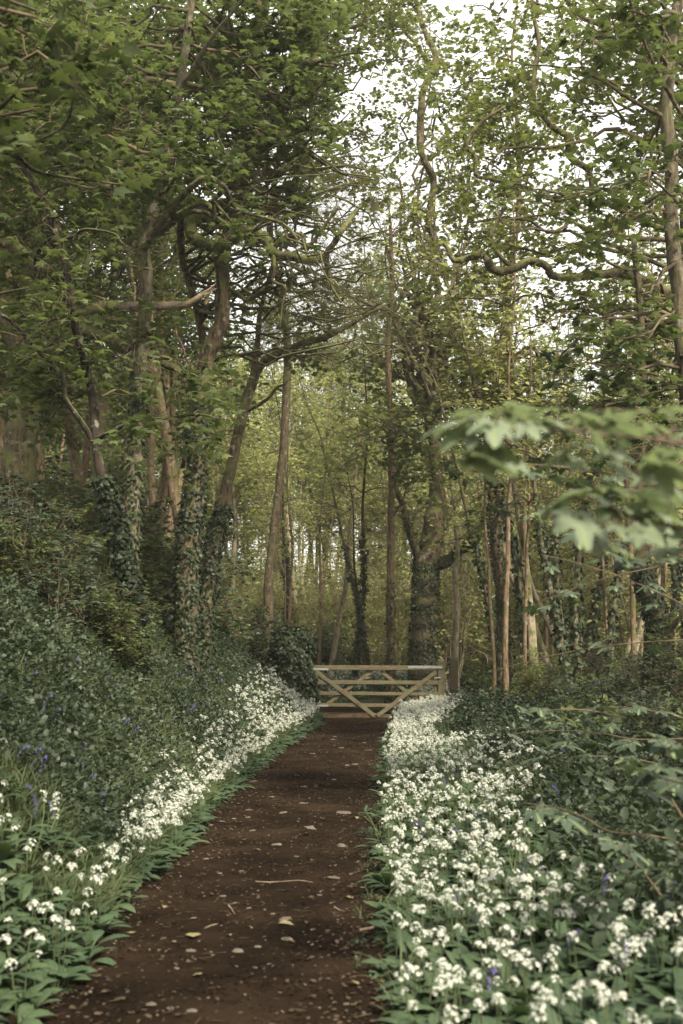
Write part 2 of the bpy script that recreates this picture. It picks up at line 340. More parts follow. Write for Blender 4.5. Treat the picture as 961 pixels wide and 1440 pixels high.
# ------------------------------------------------------------------ ground and path
def grid_mesh(name, X, Y, Z, mat):
    ny, nx = X.shape; i = np.arange(ny - 1)[:, None] * nx; j = np.arange(nx - 1)[None]
    Q = np.stack([i + j, i + j + 1, i + nx + j + 1, i + nx + j], -1).reshape(-1, 4)
    return mesh_from(name, np.stack([X, Y, Z], -1).reshape(-1, 3), Q, mat, True)
ys = np.concatenate([np.arange(-8, 40, .25), np.arange(40, 100, 1.0), np.arange(100, 420, 10)])
xs = np.sinh(np.linspace(-4.6, 4.6, 190)) * 5.0
Xg, Yg = np.meshgrid(xs, ys); Zg = H(Xg, Yg)
Zg = Zg - .07 * inpath(Xg, Yg, .05) - .02
tagk = lambda o, k: o.__setitem__('kind', k)
g = link('ground', grid_mesh('ground', Xg, Yg, Zg, 'litter')); g['kind'] = 'structure'
py_ = np.concatenate([np.arange(-6, 3, .15), np.arange(3, 16, .045), np.arange(16, 46, .12)]); u_ = np.linspace(0, 1, 60)
Yp = np.repeat(py_[:, None], 60, 1); Xp = xl(Yp) - .08 + (xr(Yp) - xl(Yp) + .16) * u_[None]
rg = np.random.default_rng(3)
Zp = H(Xp, Yp) + .011 * wav(Xp, Yp, 6.5) + .008 * wav(Xp, Yp, 17, 2) + .004 * wav(Xp, Yp, 41, 1) + rg.normal(0, .0035, Xp.shape) - .05 * (np.abs(u_ - .5) > .485)
path = link('path', grid_mesh('path', Xp, Yp, Zp, 'soil')); path['kind'] = 'structure'
# stones set in the path
def stone_mesh(seed):
    r = np.random.default_rng(seed); n = 9; a = np.arange(n) * 2 * math.pi / n; rr = r.uniform(.6, 1.1, n)
    V = [(0, 0, .3)] + [(math.cos(t) * q * .8, math.sin(t) * q * .8, .26 + r.normal(0, .03)) for t, q in zip(a, rr)] + [(math.cos(t) * q, math.sin(t) * q, -.15) for t, q in zip(a, rr)]
    Q = [(1 + i, 1 + n + i, 1 + n + (i + 1) % n, 1 + (i + 1) % n) for i in range(n)]
    T = [(0, 1 + i, 1 + (i + 1) % n) for i in range(n)]
    return mesh_from('stone', V, [np.array(Q), np.array(T)], 'stone')
SM = [stone_mesh(k) for k in range(7)]
STPX = [(485, 1142, 30), (432, 1164, 26), (390, 1188, 24), (480, 1190, 22), (355, 1168, 14), (330, 1152, 16), (470, 1237, 26), (418, 1206, 12), (400, 1293, 24), (405, 1321, 26), (335, 1337, 28), (268, 1337, 20), (272, 1292, 14), (440, 1308, 12), (372, 1318, 10), (247, 1361, 14), (380, 1357, 12), (425, 1130, 18), (438, 1165, 18), (350, 1140, 16),
        (270, 1422, 22), (240, 1418, 14), (487, 1414, 14), (450, 1258, 12), (340, 1226, 14), (262, 1278, 12), (245, 1325, 10), (500, 1075, 12), (428, 1107, 14), (398, 1143, 16), (310, 1228, 10), (470, 1096, 12), (212, 1412, 20), (330, 1270, 9), (510, 1250, 10), (440, 1060, 12), (480, 1052, 12)]
r = np.random.default_rng(11)
for k in range(26):
    yy = r.uniform(5, 22); STPX.append((None, yy, r.uniform(8, 14)))
for k, (px, py, wpx) in enumerate(STPX):
    if px is None: y = py; x = r.uniform(xl(y) + .1, xr(y) - .1)
    else: x, y = on_ground(px, py)
    s_ = wpx / F * y / 2
    o = link('stone', SM[k % 7], path, (x, y, float(H(x, y)) + .004))
    o.scale = (s_ * .8, s_ * r.uniform(.75, 1.1), min(.05, s_ * .35)); o.rotation_euler = (r.normal(0, .08), r.normal(0, .08), r.uniform(-.35, .35))

# ------------------------------------------------------------------ wooden field gate
GY = 28.0
def beam_mesh(name, A, B, wz, wy, mat, seed=0):
    """a board from A to B in the gate's plane, wz tall, wy deep, slightly uneven and with worn edges"""
    r = np.random.default_rng(seed); A = np.array(A, float); B = np.array(B, float); n = 10
    d = unit(B - A); up = unit(np.cross(d, (0, 1, 0))); up = up if up[2] >= 0 else -up
    if abs(d[2]) > .95: up = np.array((1., 0, 0))
    f = np.array((0, 1., 0)); c = .12
    prof = [(-1 + c, -1), (1 - c, -1), (1, -1 + c), (1, 1 - c), (1 - c, 1), (-1 + c, 1), (-1, 1 - c), (-1, -1 + c)]
    V = []
    for i in range(n + 1):
        p = A + (B - A) * i / n; s_ = 1 + r.normal(0, .018); off = r.normal(0, .0018)
        for u, v in prof: V.append(p + up * (u * wz / 2 * s_ + off) + f * (v * wy / 2 * s_))
    Q = [(i * 8 + j, i * 8 + (j + 1) % 8, i * 8 + 8 + (j + 1) % 8, i * 8 + 8 + j) for i in range(n) for j in range(8)]
    me = bpy.data.meshes.new(name); me.from_pydata([tuple(p - (A + B) / 2) for p in V], [], Q + [tuple(range(7, -1, -1)), tuple(range(n * 8, n * 8 + 8))]); me.materials.append(M[mat])
    return me, (A + B) / 2
gate = link('field_gate', None, loc=tuple(at(530, 1008, GY)))
tag(gate, 'closed wooden five-bar gate across the earth path', 'gate')
gl = np.array(gate.location)
def gbeam(name, p, q, hpx, deep, dy, mat='gatewood', seed=0, parent=gate, y=GY):
    A = at(p[0], p[1], y); B = at(q[0], q[1], y); A[1] += dy; B[1] += dy
    me, c = beam_mesh(name, A, B, hpx / F * y, deep, mat, seed)
    o = link(name, me, parent); o.location = c - np.array(parent.location); return o
gbeam('top_rail', (438, 938.7), (617, 939.2), 6.2, .07, 0, seed=1)
for k, (pl, pr, h) in enumerate([((440, 959.2), (616, 959.8), 5.2), ((442, 974.8), (616, 975.8), 4.6), ((444, 991.0), (616, 992.5), 4.6)]):
    gbeam('rail', pl, pr, h, .035, 0, seed=2 + k)
gbeam('bottom_rail', (446, 1007.2), (616, 1006.5), 4.6, .035, 0, 'gatedark', seed=7)
gbeam('brace', (443, 942.5), (527, 1006.5), 5.4, .025, -.034, seed=8)
gbeam('brace', (531, 1006.5), (614, 944.5), 5.4, .025, -.036, seed=9)
gbeam('brace', (524, 943.5), (455, 994), 4.6, .025, .034, seed=10)
gbeam('brace', (536, 943.5), (596, 992), 4.6, .025, .034, seed=11)
gbeam('heel_stile', (441, 936), (441, 1008), 6.5, .07, .075, seed=12)
gbeam('head_stile', (613.5, 937), (613.5, 1007), 4.5, .06, .06, seed=13)
for py in (941, 992): gbeam('hinge_strap', (439, py), (462, py + .2), 2.6, .01, -.042, 'metal', seed=20)
gbeam('latch', (611, 953), (620, 953), 1.6, .02, -.05, 'metal', seed=21)
gbeam('latch_strap', (574, 938.2), (622, 938.2), 3.6, .012, -.045, 'metal', seed=14)
bm_ = bmesh.new(); bmesh.ops.create_cone(bm_, cap_ends=True, segments=8, radius1=.013, radius2=.010, depth=.012)
bolt = bpy.data.meshes.new('bolt'); bm_.to_mesh(bolt); bolt.materials.append(M['metal'])
for p in [(578, 938.2), (592, 938.2), (607, 938.2), (446, 941), (448, 945), (611, 945), (527, 1004)]:
    q = at(*p, GY); q[1] -= .055; o = link('bolt', bolt, gate, tuple(q - gl)); o.rotation_euler = (math.pi / 2, 0, 0)
for px, w_, y, top, bot, lab in [(620.3, 9.2, 28.05, 928, 1003, 'square gatepost that carries the latch end of the gate'), (638.5, 10.8, 28.4, 926.5, 1003, 'thicker square post just right of the gatepost, behind the white flowers')]:
    q = at(px, bot, y); q[2] = H(q[0], q[1]) - .1
    pr = link('gate_post', None, loc=tuple(q)); tag(pr, lab, 'post')
    A = at(px, top, y); wd = w_ / F * y; me, c = beam_mesh('shaft', q, A - np.array((0, 0, .02)), wd, wd * .95, 'gatewood', int(px)); o = link('shaft', me, pr); o.location = c - q
    V = [(-1, -1, 0), (1, -1, 0), (1, 1, 0), (-1, 1, 0), (-.8, -.8, .5), (.8, -.8, .5), (.8, .8, .35), (-.8, .8, .35)]
    me = mesh_from('post_top', np.array(V) * wd / 2 * .98, np.array([(0, 1, 5, 4), (1, 2, 6, 5), (2, 3, 7, 6), (3, 0, 4, 7), (4, 5, 6, 7)]), 'gatewood'); link('post_top', me, pr, tuple(A - np.array((0, 0, .018)) - q))
q = at(492, 1006, 28.6); q[2] = H(q[0], q[1]) + .03
me, c = beam_mesh('threshold_board', q - np.array((.75, 0, 0)), q + np.array((.75, 0, 0)), .1, .16, 'gatedark', 33); o = link('threshold_board', me); o.location = c
tag(o, 'dark board laid across the path under the gate', 'board')

# ivy-smothered post left of the gate
q = at(410, 975, 27.9); q[2] = H(q[0], q[1]) - .05
ip = link('ivy_covered_post', None, loc=tuple(q)); tag(ip, 'stout post smothered in dark ivy at the left end of the gate', 'post')
top = at(410, 884, 27.9)[2] - q[2]
me, c = beam_mesh('post', (0, 0, 0), (0, 0, top - .12), .55, .55, 'gatedark', 5); link('post', me, ip, tuple(c))
r = np.random.default_rng(5); n = 5200
a = r.uniform(0, 2 * math.pi, n); z = r.uniform(0, 1, n); top_f = r.uniform(0, 1, n) < .2
hw = .50 + .05 * np.sin(z * 9 + a * 3) + .04 * np.sin(z * 4 + 1); rad = hw / (np.abs(np.cos(a)) ** 3.2 + np.abs(np.sin(a)) ** 3.2) ** (1 / 3.2)
rad = rad * (1 - .5 * np.clip((z - .9) / .1, 0, 1) ** 2); sr = np.where(top_f, np.sqrt(r.uniform(0, 1, n)) * .9, 1)
pz = np.where(top_f, top - .12 + .1 * (1 - sr ** 2) + .05 * np.sin(a * 2), z * (top - .04))
rad = np.where(top_f, .5 * sr, rad) * r.uniform(.86, 1.06, n)
pos = np.stack([np.cos(a) * rad, np.sin(a) * rad, pz], -1); o3 = np.stack([np.cos(a) * np.where(top_f, .2, 1), np.sin(a) * np.where(top_f, .2, 1), np.where(top_f, 1., .25)], -1)
V, Fc = stamp('lobed', pos, o3 * .6 + np.array((0, 0, -.8)) + r.normal(0, .4, (n, 3)), o3 + r.normal(0, .3, (n, 3)), .075 * r.uniform(.6, 1.2, n))
o = link('ivy', mesh_from('ivy', V, Fc, 'ivy'), ip, kind='stuff')

# ------------------------------------------------------------------ trees one can tell apart
def hero(name, label, base, limbs, seed, bark='bark', leafmat='syc', leaf=.11, kind='lobed', targets=(), ivy=None, tw=dict(), group=None, twmat='twig', tilt=.38, nch=7, n2=5, leafn=4, Lc=.9, L2=.4, amp=.10, n3=0, keep=None, crooks=()):
    """limbs: list of (partname, [(px,py,Y)...], [radii m ...], sprout)"""
    b = np.array(at(*base)); b[2] = min(b[2], float(H(b[0], b[1]))) - .1
    root = base_root(name, b, label, 'tree', group); T = Tree(seed); main = None
    for k, (pn, pts, rad, sp) in enumerate(limbs):
        P = px_line(pts)
        if k == 0: P = np.vstack([b, P]) if P[0][2] > b[2] + .15 else P; rad = [rad[0] * 1.2] + list(rad)
        Q, Rr, o = limb_obj(pn, P, rad, root, bark, seed + k, sides=12 if rad[0] > .06 else 8, k=6, jitter=.012, rough=.055)
        if k == 0: main = (Q, Rr)
        if sp: T.spray(Q, max(.012, Rr[-1] * .7), sp, Lc, n2, L2, leafn, leaf, start=.35 if k else .5, n3=n3, kink=.55 if n3 else .45, lspread=leaf * 1.1)
        if ivy and k in ivy:
            ni, t0, t1, bul = ivy[k]; link('ivy', ivy_on(Q, Rr, ni, seed + k, .05, t0, t1, bul * .6, b), root, kind='stuff')
    Q, Rr = main
    for (x0, y0, x1, y1, Ya, Yb, n) in targets:
        for c in range(n):
            B = at(T.rng.uniform(x0, x1), T.rng.uniform(y0, y1), T.rng.uniform(Ya, Yb))
            ok = Q[:, 2] < B[2] + .6; i = (np.flatnonzero(ok)[-1] if ok.any() else 0); i = max(1, min(len(Q) - 2, i - T.rng.integers(0, 5)))
            L = np.linalg.norm(B - Q[i]); n_ = max(6, int(L / .28)); C = bridge(T.rng, Q[i], B, n_, amp, .08); r0 = min(Rr[i] * .5, .012 + .008 * L)
            T.tw.add(C, np.linspace(r0, .007, len(C)), 6); T.spray(C, .012, nch, Lc, n2, L2, leafn, leaf, start=.35, n3=n3, kink=.55 if n3 else .45, lspread=leaf * 1.1)
    for (x0, y0, x1, y1, Ya, Yb, n, rc) in crooks:
        for c in range(n):
            B = at(T.rng.uniform(x0, x1), T.rng.uniform(y0, y1), T.rng.uniform(Ya, Yb)); ok = Q[:, 2] < B[2] + .3; i = (np.flatnonzero(ok)[-1] if ok.any() else 1); i = max(1, min(len(Q) - 2, i - T.rng.integers(0, 4)))
            L = np.linalg.norm(B - Q[i]); C = bridge(T.rng, Q[i], B, max(6, int(L / .4)), .26, .12); S_ = smooth_line(C, 3); r0 = min(Rr[i] * .6, rc)
            tt = Tubes(); tt.add(S_, np.linspace(r0, r0 * .22, len(S_)), 8, .08, T.rng); link('branch', tt.mesh('branch', bark, b), root)
            T.spray(S_, .012, 6, Lc * .8, n2 - 1, L2, 2, leaf, start=.3, kink=.6, lspread=leaf)
    if T.tw.V: link('twigs', T.tw.mesh('twigs', twmat, b), root, kind='stuff')
    if T.P: link('crown', T.crown_mesh('crown', kind, leafmat, b, tilt, keep), root, kind='stuff')
    return root
W2 = lambda px, Y: 1.05 * px / F * Y / 2
W = lambda px, Y: .8 * px / F * Y / 2       # radius in metres of something px wide at Y

# left bank group
hero('sycamore_tree', 'slender grey trunk with a fork near the top, foremost of the left group', (180, 870, 15),
     [('trunk', [(181, 860, 15), (184, 760, 15), (188, 680, 15), (195, 570, 15), (202, 480, 15), (205, 400, 15), (204, 335, 15), (215, 300, 15), (232, 240, 15), (244, 180, 15), (255, 115, 14.8), (262, 60, 14.6), (272, -10, 14.5), (285, -120, 14)], [W(30, 15), W(26, 15), W(24, 15), W(20, 15), W(19, 15), W(14, 15), W(9, 15)], 5),
      ('branch', [(256, 120, 14.8), (275, 90, 14.6), (300, 50, 14.3), (345, -5, 14), (380, -60, 13.8)], [W(10, 15), W(8, 14), W(5, 14)], 5),
      ('branch', [(232, 245, 15), (248, 225, 14.9), (262, 210, 14.7), (290, 190, 14.4), (310, 170, 14.2)], [W(11, 15), W(8, 14), W(3, 14)], 5),
      ('branch', [(195, 560, 15), (165, 548, 14.7), (140, 556, 14.4), (118, 520, 14.3)], [W(6, 15), W(3, 14)], 3)],
     101, 'bark_grey', 'syc', .125, 'maple', targets=[(60, -10, 450, 250, 15.6, 17.5, 14), (300, 100, 480, 240, 16, 18, 9), (-60, 120, 200, 330, 15.4, 17, 11), (60, 60, 240, 260, 12.5, 14, 6)], crooks=[(60, 40, 440, 400, 13.8, 15.4, 10, .055), (60, 440, 330, 600, 14, 16, 3, .035)], ivy={0: (1500, 0, .32, .05)}, nch=6, n2=5, leafn=5)
hero('sycamore_tree', 'thick ivy-footed trunk with a mossy fork, right of the slender grey trunk', (262, 880, 17),
     [('trunk', [(262, 860, 17), (268, 760, 17), (273, 680, 17), (281, 580, 17), (292, 500, 17), (311, 455, 17), (313, 400, 17), (318, 340, 17), (336, 290, 17), (346, 245, 17), (357, 190, 17), (362, 100, 17), (364, 30, 17), (372, -70, 17)], [W(38, 17), W(31, 17), W(28, 17), W(24, 17), W(22, 17), W(19, 17), W(14, 17)], 4),
      ('branch', [(357, 190, 17), (385, 150, 17), (415, 110, 16.8), (440, 60, 16.6), (462, 10, 16.4), (470, -40, 16)], [W(12, 17), W(10, 17), W(6, 17)], 6),
      ('branch', [(346, 290, 17), (375, 260, 17), (405, 245, 16.8), (440, 262, 16.6)], [W(7, 17), W(5, 17), W(2, 17)], 5)],
     202, 'bark', 'syc', .125, 'maple', targets=[(230, -10, 480, 280, 17.6, 20, 13), (210, 160, 420, 330, 17.6, 19, 5)], crooks=[(240, 0, 540, 320, 15, 17.6, 12, .06), (220, 420, 420, 640, 15.5, 18, 5, .04)], ivy={0: (2600, 0, .3, .07)}, nch=6, n2=5, leafn=5)
hero('sycamore_tree', 'dark thin leaning trunk, leftmost of the left group', (190, 870, 13.5),
     [('trunk', [(190, 862, 13.5), (178, 790, 13.5), (163, 735, 13.5), (146, 680, 13.5), (136, 625, 13.5), (131, 560, 13.5), (118, 505, 13.5), (106, 460, 13.4), (98, 400, 13.3), (82, 340, 13.2), (62, 285, 13.1), (30, 232, 13), (0, 200, 12.8), (-40, 150, 12.5)], [W(24, 13.5), W(18, 13.5), W(15, 13.5), W(13, 13.5), W(11, 13.5), W(8, 13.5)], 6),
      ('branch', [(131, 620, 13.5), (112, 590, 13.4), (92, 560, 13.3), (88, 530, 13.2), (60, 500, 13.1), (20, 455, 13), (-20, 430, 12.8)], [W(11, 13.5), W(9, 13.5), W(7, 13)], 5),
      ('branch', [(134, 618, 13.5), (160, 606, 13.3), (190, 592, 13.1), (235, 588, 12.9), (280, 583, 12.7), (310, 590, 12.6)], [W(9, 13.5), W(6, 13), W(3, 13)], 7)],
     303, 'bark_dark', 'syc', .125, 'maple', targets=[(-80, 0, 200, 220, 12, 14.5, 14), (-60, 480, 150, 620, 13.8, 15, 5)], crooks=[(-40, 200, 220, 500, 12.5, 14.5, 6, .03)], ivy={0: (2600, 0, .3, .12)}, nch=6, n2=5, leafn=5)
hero('leaning_tree', 'trunk leaning right whose long bare limb sweeps over the wood', (285, 880, 18.5),
     [('trunk', [(290, 850, 18.5), (302, 760, 18.5), (318, 690, 18.5), (335, 610, 18.5), (352, 545, 18.5), (368, 512, 18.5), (392, 496, 18.4), (430, 482, 18.3), (462, 472, 18.1), (500, 452, 18), (540, 430, 17.8)], [W(26, 18.5), W(20, 18.5), W(17, 18.5), W(14, 18.5), W(11, 18.5), W(6, 18.5)], 9),
      ('branch', [(355, 540, 18.5), (362, 480, 18.5), (366, 440, 18.5), (376, 400, 18.5), (384, 370, 18.5)], [W(13, 18.5), W(9, 18.5), W(6, 18.5)], 5),
      ('branch', [(345, 580, 18.5), (375, 562, 18.3), (390, 545, 18.2), (402, 540, 18)], [W(7, 18.5), W(6, 18), W(3, 18)], 3)],
     404, 'bark', 'syc', .10, 'lobed', targets=[(330, 330, 480, 560, 17, 20, 9)], ivy={0: (1800, 0, .25, .08)}, nch=5, n2=5, leafn=3, n3=2)
# oak with crooked mossy limbs ending in a brown tangle
hero('gnarled_oak', 'crooked oak whose mossy limb snakes right into a tangle of bare twigs', (262, 880, 17.9),
     [('trunk', [(262, 860, 17.9), (270, 740, 17.9), (277, 620, 17.9), (288, 520, 17.9), (276, 430, 17.8), (258, 370, 17.6), (254, 325, 17.4), (262, 296, 17.1)], [W(14, 18), W(13, 18), W(12, 18), W(15, 18)], 0),
      ('limb', [(225, 300, 17.2), (250, 291, 17.1), (268, 295, 17.0), (269, 328, 16.9), (285, 342, 16.8), (310, 346, 16.7), (332, 333, 16.6), (350, 324, 16.5), (375, 340, 16.4), (388, 358, 16.3), (412, 361, 16.2), (440, 366, 16.1), (462, 360, 16.0)], [W2(13, 19), W2(16, 19), W2(15, 19), W2(14, 19), W2(12, 19), W2(9, 19)], 6),
      ('limb', [(455, 362, 16.0), (468, 345, 15.9), (485, 318, 15.8), (505, 292, 17.9), (522, 278, 17.8)], [W2(8, 18), W2(7, 18), W2(5, 18)], 9),
      ('limb', [(388, 345, 16.3), (405, 332, 16.2), (425, 332, 16.2), (430, 350, 16.2), (442, 338, 16.1), (458, 315, 16.0), (478, 290, 15.9)], [W2(8, 18), W2(6, 18), W2(3, 18)], 6),
      ('limb', [(458, 360, 16.0), (463, 385, 16.0), (468, 405, 15.9), (480, 425, 15.8)], [W2(8, 18), W2(5, 18), W2(3, 18)], 6),
      ('branch', [(385, 350, 16.3), (386, 380, 16.2), (384, 395, 16.2), (402, 405, 16.1), (398, 425, 16.1), (394, 460, 16.0)], [W2(5, 18), W2(4, 18), W2(2, 18)], 3),
      ('limb', [(262, 292, 17.1), (230, 305, 17.0), (205, 318, 16.8), (185, 338, 16.7), (165, 345, 16.6), (138, 338, 16.5)], [W2(13, 19), W2(10, 19), W2(7, 19)], 4)],
     505, 'bark_moss', 'oak', .075, 'lobed', targets=[(455, 230, 610, 500, 14.5, 18.5, 40)], nch=9, n2=6, leafn=0, n3=2, Lc=.75, L2=.4, amp=.16, twmat='bark')
hero('oak_tree', 'brown-budded oak spreading bronze young leaves against the sky', (376, 890, 31.0),
     [('trunk', [(378, 830, 31.0), (384, 760, 31.0), (391, 700, 31.0), (399, 630, 31.0), (403, 560, 31.0), (404, 480, 31.0), (392, 400, 31.0), (380, 320, 31.0), (392, 220, 30.5), (410, 120, 30.0), (440, 40, 29.5), (480, -60, 29.0)], [W(16, 31), W(15, 31), W(13, 31), W(10, 31), W(7, 31)], 0),
      ('branch', [(375, 270, 30.8), (410, 262, 30.5), (432, 250, 30.2), (452, 238, 30.0), (500, 232, 29.7)], [W(9, 30), W(9, 30), W(5, 24)], 6),
      ('branch', [(345, -40, 27.0), (400, 10, 27.5), (440, 28, 28.0), (490, 38, 28.0), (512, 30, 28.0), (516, 5, 28.0), (520, -30, 28.0)], [W(11, 21), W(10, 21), W(8, 28)], 6),
      ('branch', [(512, 34, 28.0), (505, 62, 28.0), (488, 80, 28.0), (482, 105, 28.0)], [W(9, 21), W(7, 21), W(4, 28)], 3)],
     606, 'bark', 'oak', .10, 'lobed', targets=[(420, -20, 610, 260, 25, 31, 34), (330, -20, 480, 160, 25, 30, 10)], nch=8, n2=6, leafn=5, n3=0, Lc=.9, L2=.45)
hero('mossy_oak', 'old mossy oak at the left edge with a crooked pale bough', (18, 860, 16.5),
     [('trunk', [(18, 840, 16.5), (24, 700, 16.5), (34, 580, 16.5), (30, 500, 16.5), (10, 440, 16.4), (-10, 395, 16.3), (-30, 330, 16.2)], [W2(52, 16.5), W2(42, 16.5), W2(36, 16.5), W2(34, 16.5), W2(24, 16.5)], 3),
      ('limb', [(0, 408, 16.4), (20, 398, 16.3), (42, 402, 16.2), (58, 425, 16.1), (76, 444, 16), (105, 455, 15.9), (135, 470, 15.8), (160, 480, 15.7), (175, 492, 15.7), (190, 484, 15.7), (212, 496, 15.6), (232, 512, 15.6), (250, 520, 15.5), (262, 540, 15.5), (268, 560, 15.5)], [W2(20, 16), W2(19, 16), W2(15, 16), W2(13, 16), W2(13, 16), W2(9, 16), W2(5, 16)], 7),
      ('branch', [(222, 505, 15.6), (225, 525, 15.5), (216, 545, 15.4), (204, 556, 15.4)], [W2(6, 16), W2(3, 16)], 0),
      ('branch', [(205, 492, 15.6), (225, 486, 15.5), (240, 490, 15.5), (256, 496, 15.4)], [W2(5, 16), W2(2, 16)], 0),
      ('limb', [(30, 560, 16.5), (50, 520, 16.2), (62, 495, 16.1), (80, 470, 16)], [W2(12, 16), W2(7, 16)], 2),
      ('limb', [(-30, 340, 16.3), (20, 345, 16), (45, 372, 15.9), (66, 380, 15.8)], [W2(16, 16), W2(10, 16)], 4)],
     707, 'bark_moss', 'syc', .09, 'maple', targets=[(-60, 240, 120, 360, 16.6, 18, 8)], nch=5, n2=5, leafn=4)
def dead_limb(label, pts, rad, seed):
    P = px_line(pts); Q = smooth_line(P, 6); Rr = np.interp(np.linspace(0, 1, len(Q)), np.linspace(0, 1, len(rad)), rad)
    root = link('broken_branch', None, loc=tuple(Q[0])); tag(root, label, 'branch'); r = np.random.default_rng(seed); t = Tubes(); t.add(Q, Rr, 12, .09, r)
    link('wood', t.mesh('wood', 'deadwood', Q[0]), root)
    t = Tubes()
    for k in range(7):
        i = len(Q) - 1 - r.integers(0, 3); d = unit(Q[-1] - Q[-4]) + r.normal(0, .12, 3); p = Q[i] + r.normal(0, Rr[-1] * .5, 3); L = r.uniform(.08, .3); t.add(np.array([p, p + d * L * .6, p + d * L]), [.018, .012, .003], 4)
    link('splinter', t.mesh('splinter', 'deadwood', Q[0]), root)
dead_limb('pale broken bough lying level behind the slender grey trunk', [(103, 447, 15.9), (125, 436, 15.8), (150, 430, 15.7), (180, 432, 15.6), (205, 430, 15.5), (235, 430, 15.5), (262, 428, 15.5), (284, 416, 15.5)], [W(8, 15.5), W(19, 15.5), W(20, 15.5), W(17, 15.5), W(13, 15.5), W(10, 15.5)], 3)
dead_limb('dark broken bough high up across the two forked trunks', [(162, 124, 15.6), (185, 114, 15.6), (215, 112, 15.6), (250, 120, 15.7), (285, 122, 16), (312, 110, 16.4), (334, 112, 16.6)], [W(5, 15.5), W(11, 15.5), W(13, 15.5), W(12, 15.5), W(7, 15.5)], 4)

# middle: just beyond the gate
hero('ivy_clad_tree', 'stout ivy-wrapped tree forking low just behind the gate', (596, 985, 33),
     [('trunk', [(596, 960, 33), (597, 900, 33), (597, 850, 33), (600, 800, 33), (607, 760, 33), (612, 715, 33), (614, 690, 33), (612, 640, 33), (606, 600, 33), (600, 570, 33)], [W2(36, 33), W2(34, 33), W2(33, 33), W2(28, 33), W2(20, 33), W2(14, 33), W2(12, 33)], 2),
      ('limb', [(592, 800, 33), (584, 770, 32.8), (574, 740, 32.6), (566, 710, 32.5), (556, 682, 32.4), (562, 660, 32.3)], [W2(12, 33), W2(10, 33), W2(8, 33), W2(5, 33)], 5),
      ('limb', [(602, 795, 33), (622, 792, 32.8), (645, 776, 32.6), (668, 755, 32.4), (682, 735, 32.3), (688, 712, 32.2)], [W2(16, 33), W2(13, 33), W2(12, 33), W2(10, 33)], 6),
      ('limb', [(608, 770, 33), (622, 745, 33.1), (634, 715, 33.2), (650, 690, 33.3), (662, 650, 33.4)], [W2(11, 33), W2(9, 33), W2(6, 33)], 5),
      ('limb', [(602, 582, 33), (586, 555, 33), (574, 520, 33), (566, 480, 33), (556, 450, 33), (548, 425, 33)], [W2(13, 33), W2(12, 33), W2(9, 33)], 5),
      ('limb', [(602, 582, 33), (608, 550, 33), (610, 510, 33), (622, 488, 33), (640, 482, 33), (632, 460, 33), (616, 455, 33), (612, 430, 33), (618, 405, 33), (610, 380, 33)], [W2(13, 33), W2(11, 33), W2(9, 33), W2(7, 33)], 6),
      ('limb', [(606, 578, 33), (635, 565, 33), (652, 540, 33), (650, 510, 33), (662, 480, 33), (670, 450, 33)], [W2(10, 33), W2(8, 33), W2(6, 33)], 5),
      ('branch', [(574, 742, 32.6), (590, 716, 32.6), (604, 712, 32.7)], [W2(4, 33), W2(3, 33)], 2),
      ('limb', [(610, 380, 33), (612, 340, 32.8), (604, 315, 32.6), (606, 290, 32.5), (610, 255, 32.4), (604, 240, 32.2), (592, 210, 32), (592, 160, 32), (596, 125, 32), (610, 98, 32), (612, 75, 32), (600, 50, 32), (588, 15, 32), (580, -30, 32)], [W2(10, 33), W2(10, 33), W2(10, 33), W2(9, 33), W2(5, 33)], 6),
      ('limb', [(610, 92, 32), (596, 78, 32), (584, 60, 32), (566, 40, 32), (562, 10, 32)], [W2(6, 33), W2(4, 33)], 4)],
     808, 'bark', 'syc_mid', .16, 'lobed', targets=[(500, 280, 740, 560, 34, 37, 17), (500, 560, 740, 640, 33.5, 35, 8), (520, -20, 720, 300, 33, 36, 14)], crooks=[(480, 300, 760, 620, 31, 35, 9, .10)], ivy={0: (6500, 0, .42, .1), 2: (1300, 0, 1, .05), 3: (300, 0, .6, .05), 1: (300, 0, .5, .05)}, nch=7, n2=6, leafn=4, Lc=1.4, L2=.6)
hero('ash_tree', 'straight slim brown trunk standing just left of the ivy-wrapped tree', (548, 975, 31.5),
     [('trunk', [(549, 960, 31.5), (549, 860, 31.5), (550, 750, 31.5), (551, 640, 31.5), (548, 560, 31.5), (545, 480, 31.5), (552, 400, 31.5), (548, 300, 31.5)], [W(14, 31.5), W(12, 31.5), W(10, 31.5), W(6, 31.5)], 5),
      ('branch', [(553, 690, 31.5), (561, 660, 31.3), (570, 645, 31.2)], [W(6, 31), W(3, 31)], 2)],
     909, 'bark_warm', 'syc_mid', .15, 'lobed', targets=[(480, 540, 600, 680, 28, 32, 9), (480, 260, 600, 440, 30, 34, 5)], ivy={0: (900, 0, .3, .05)}, nch=6, n2=5, leafn=3, Lc=1.2, L2=.6)
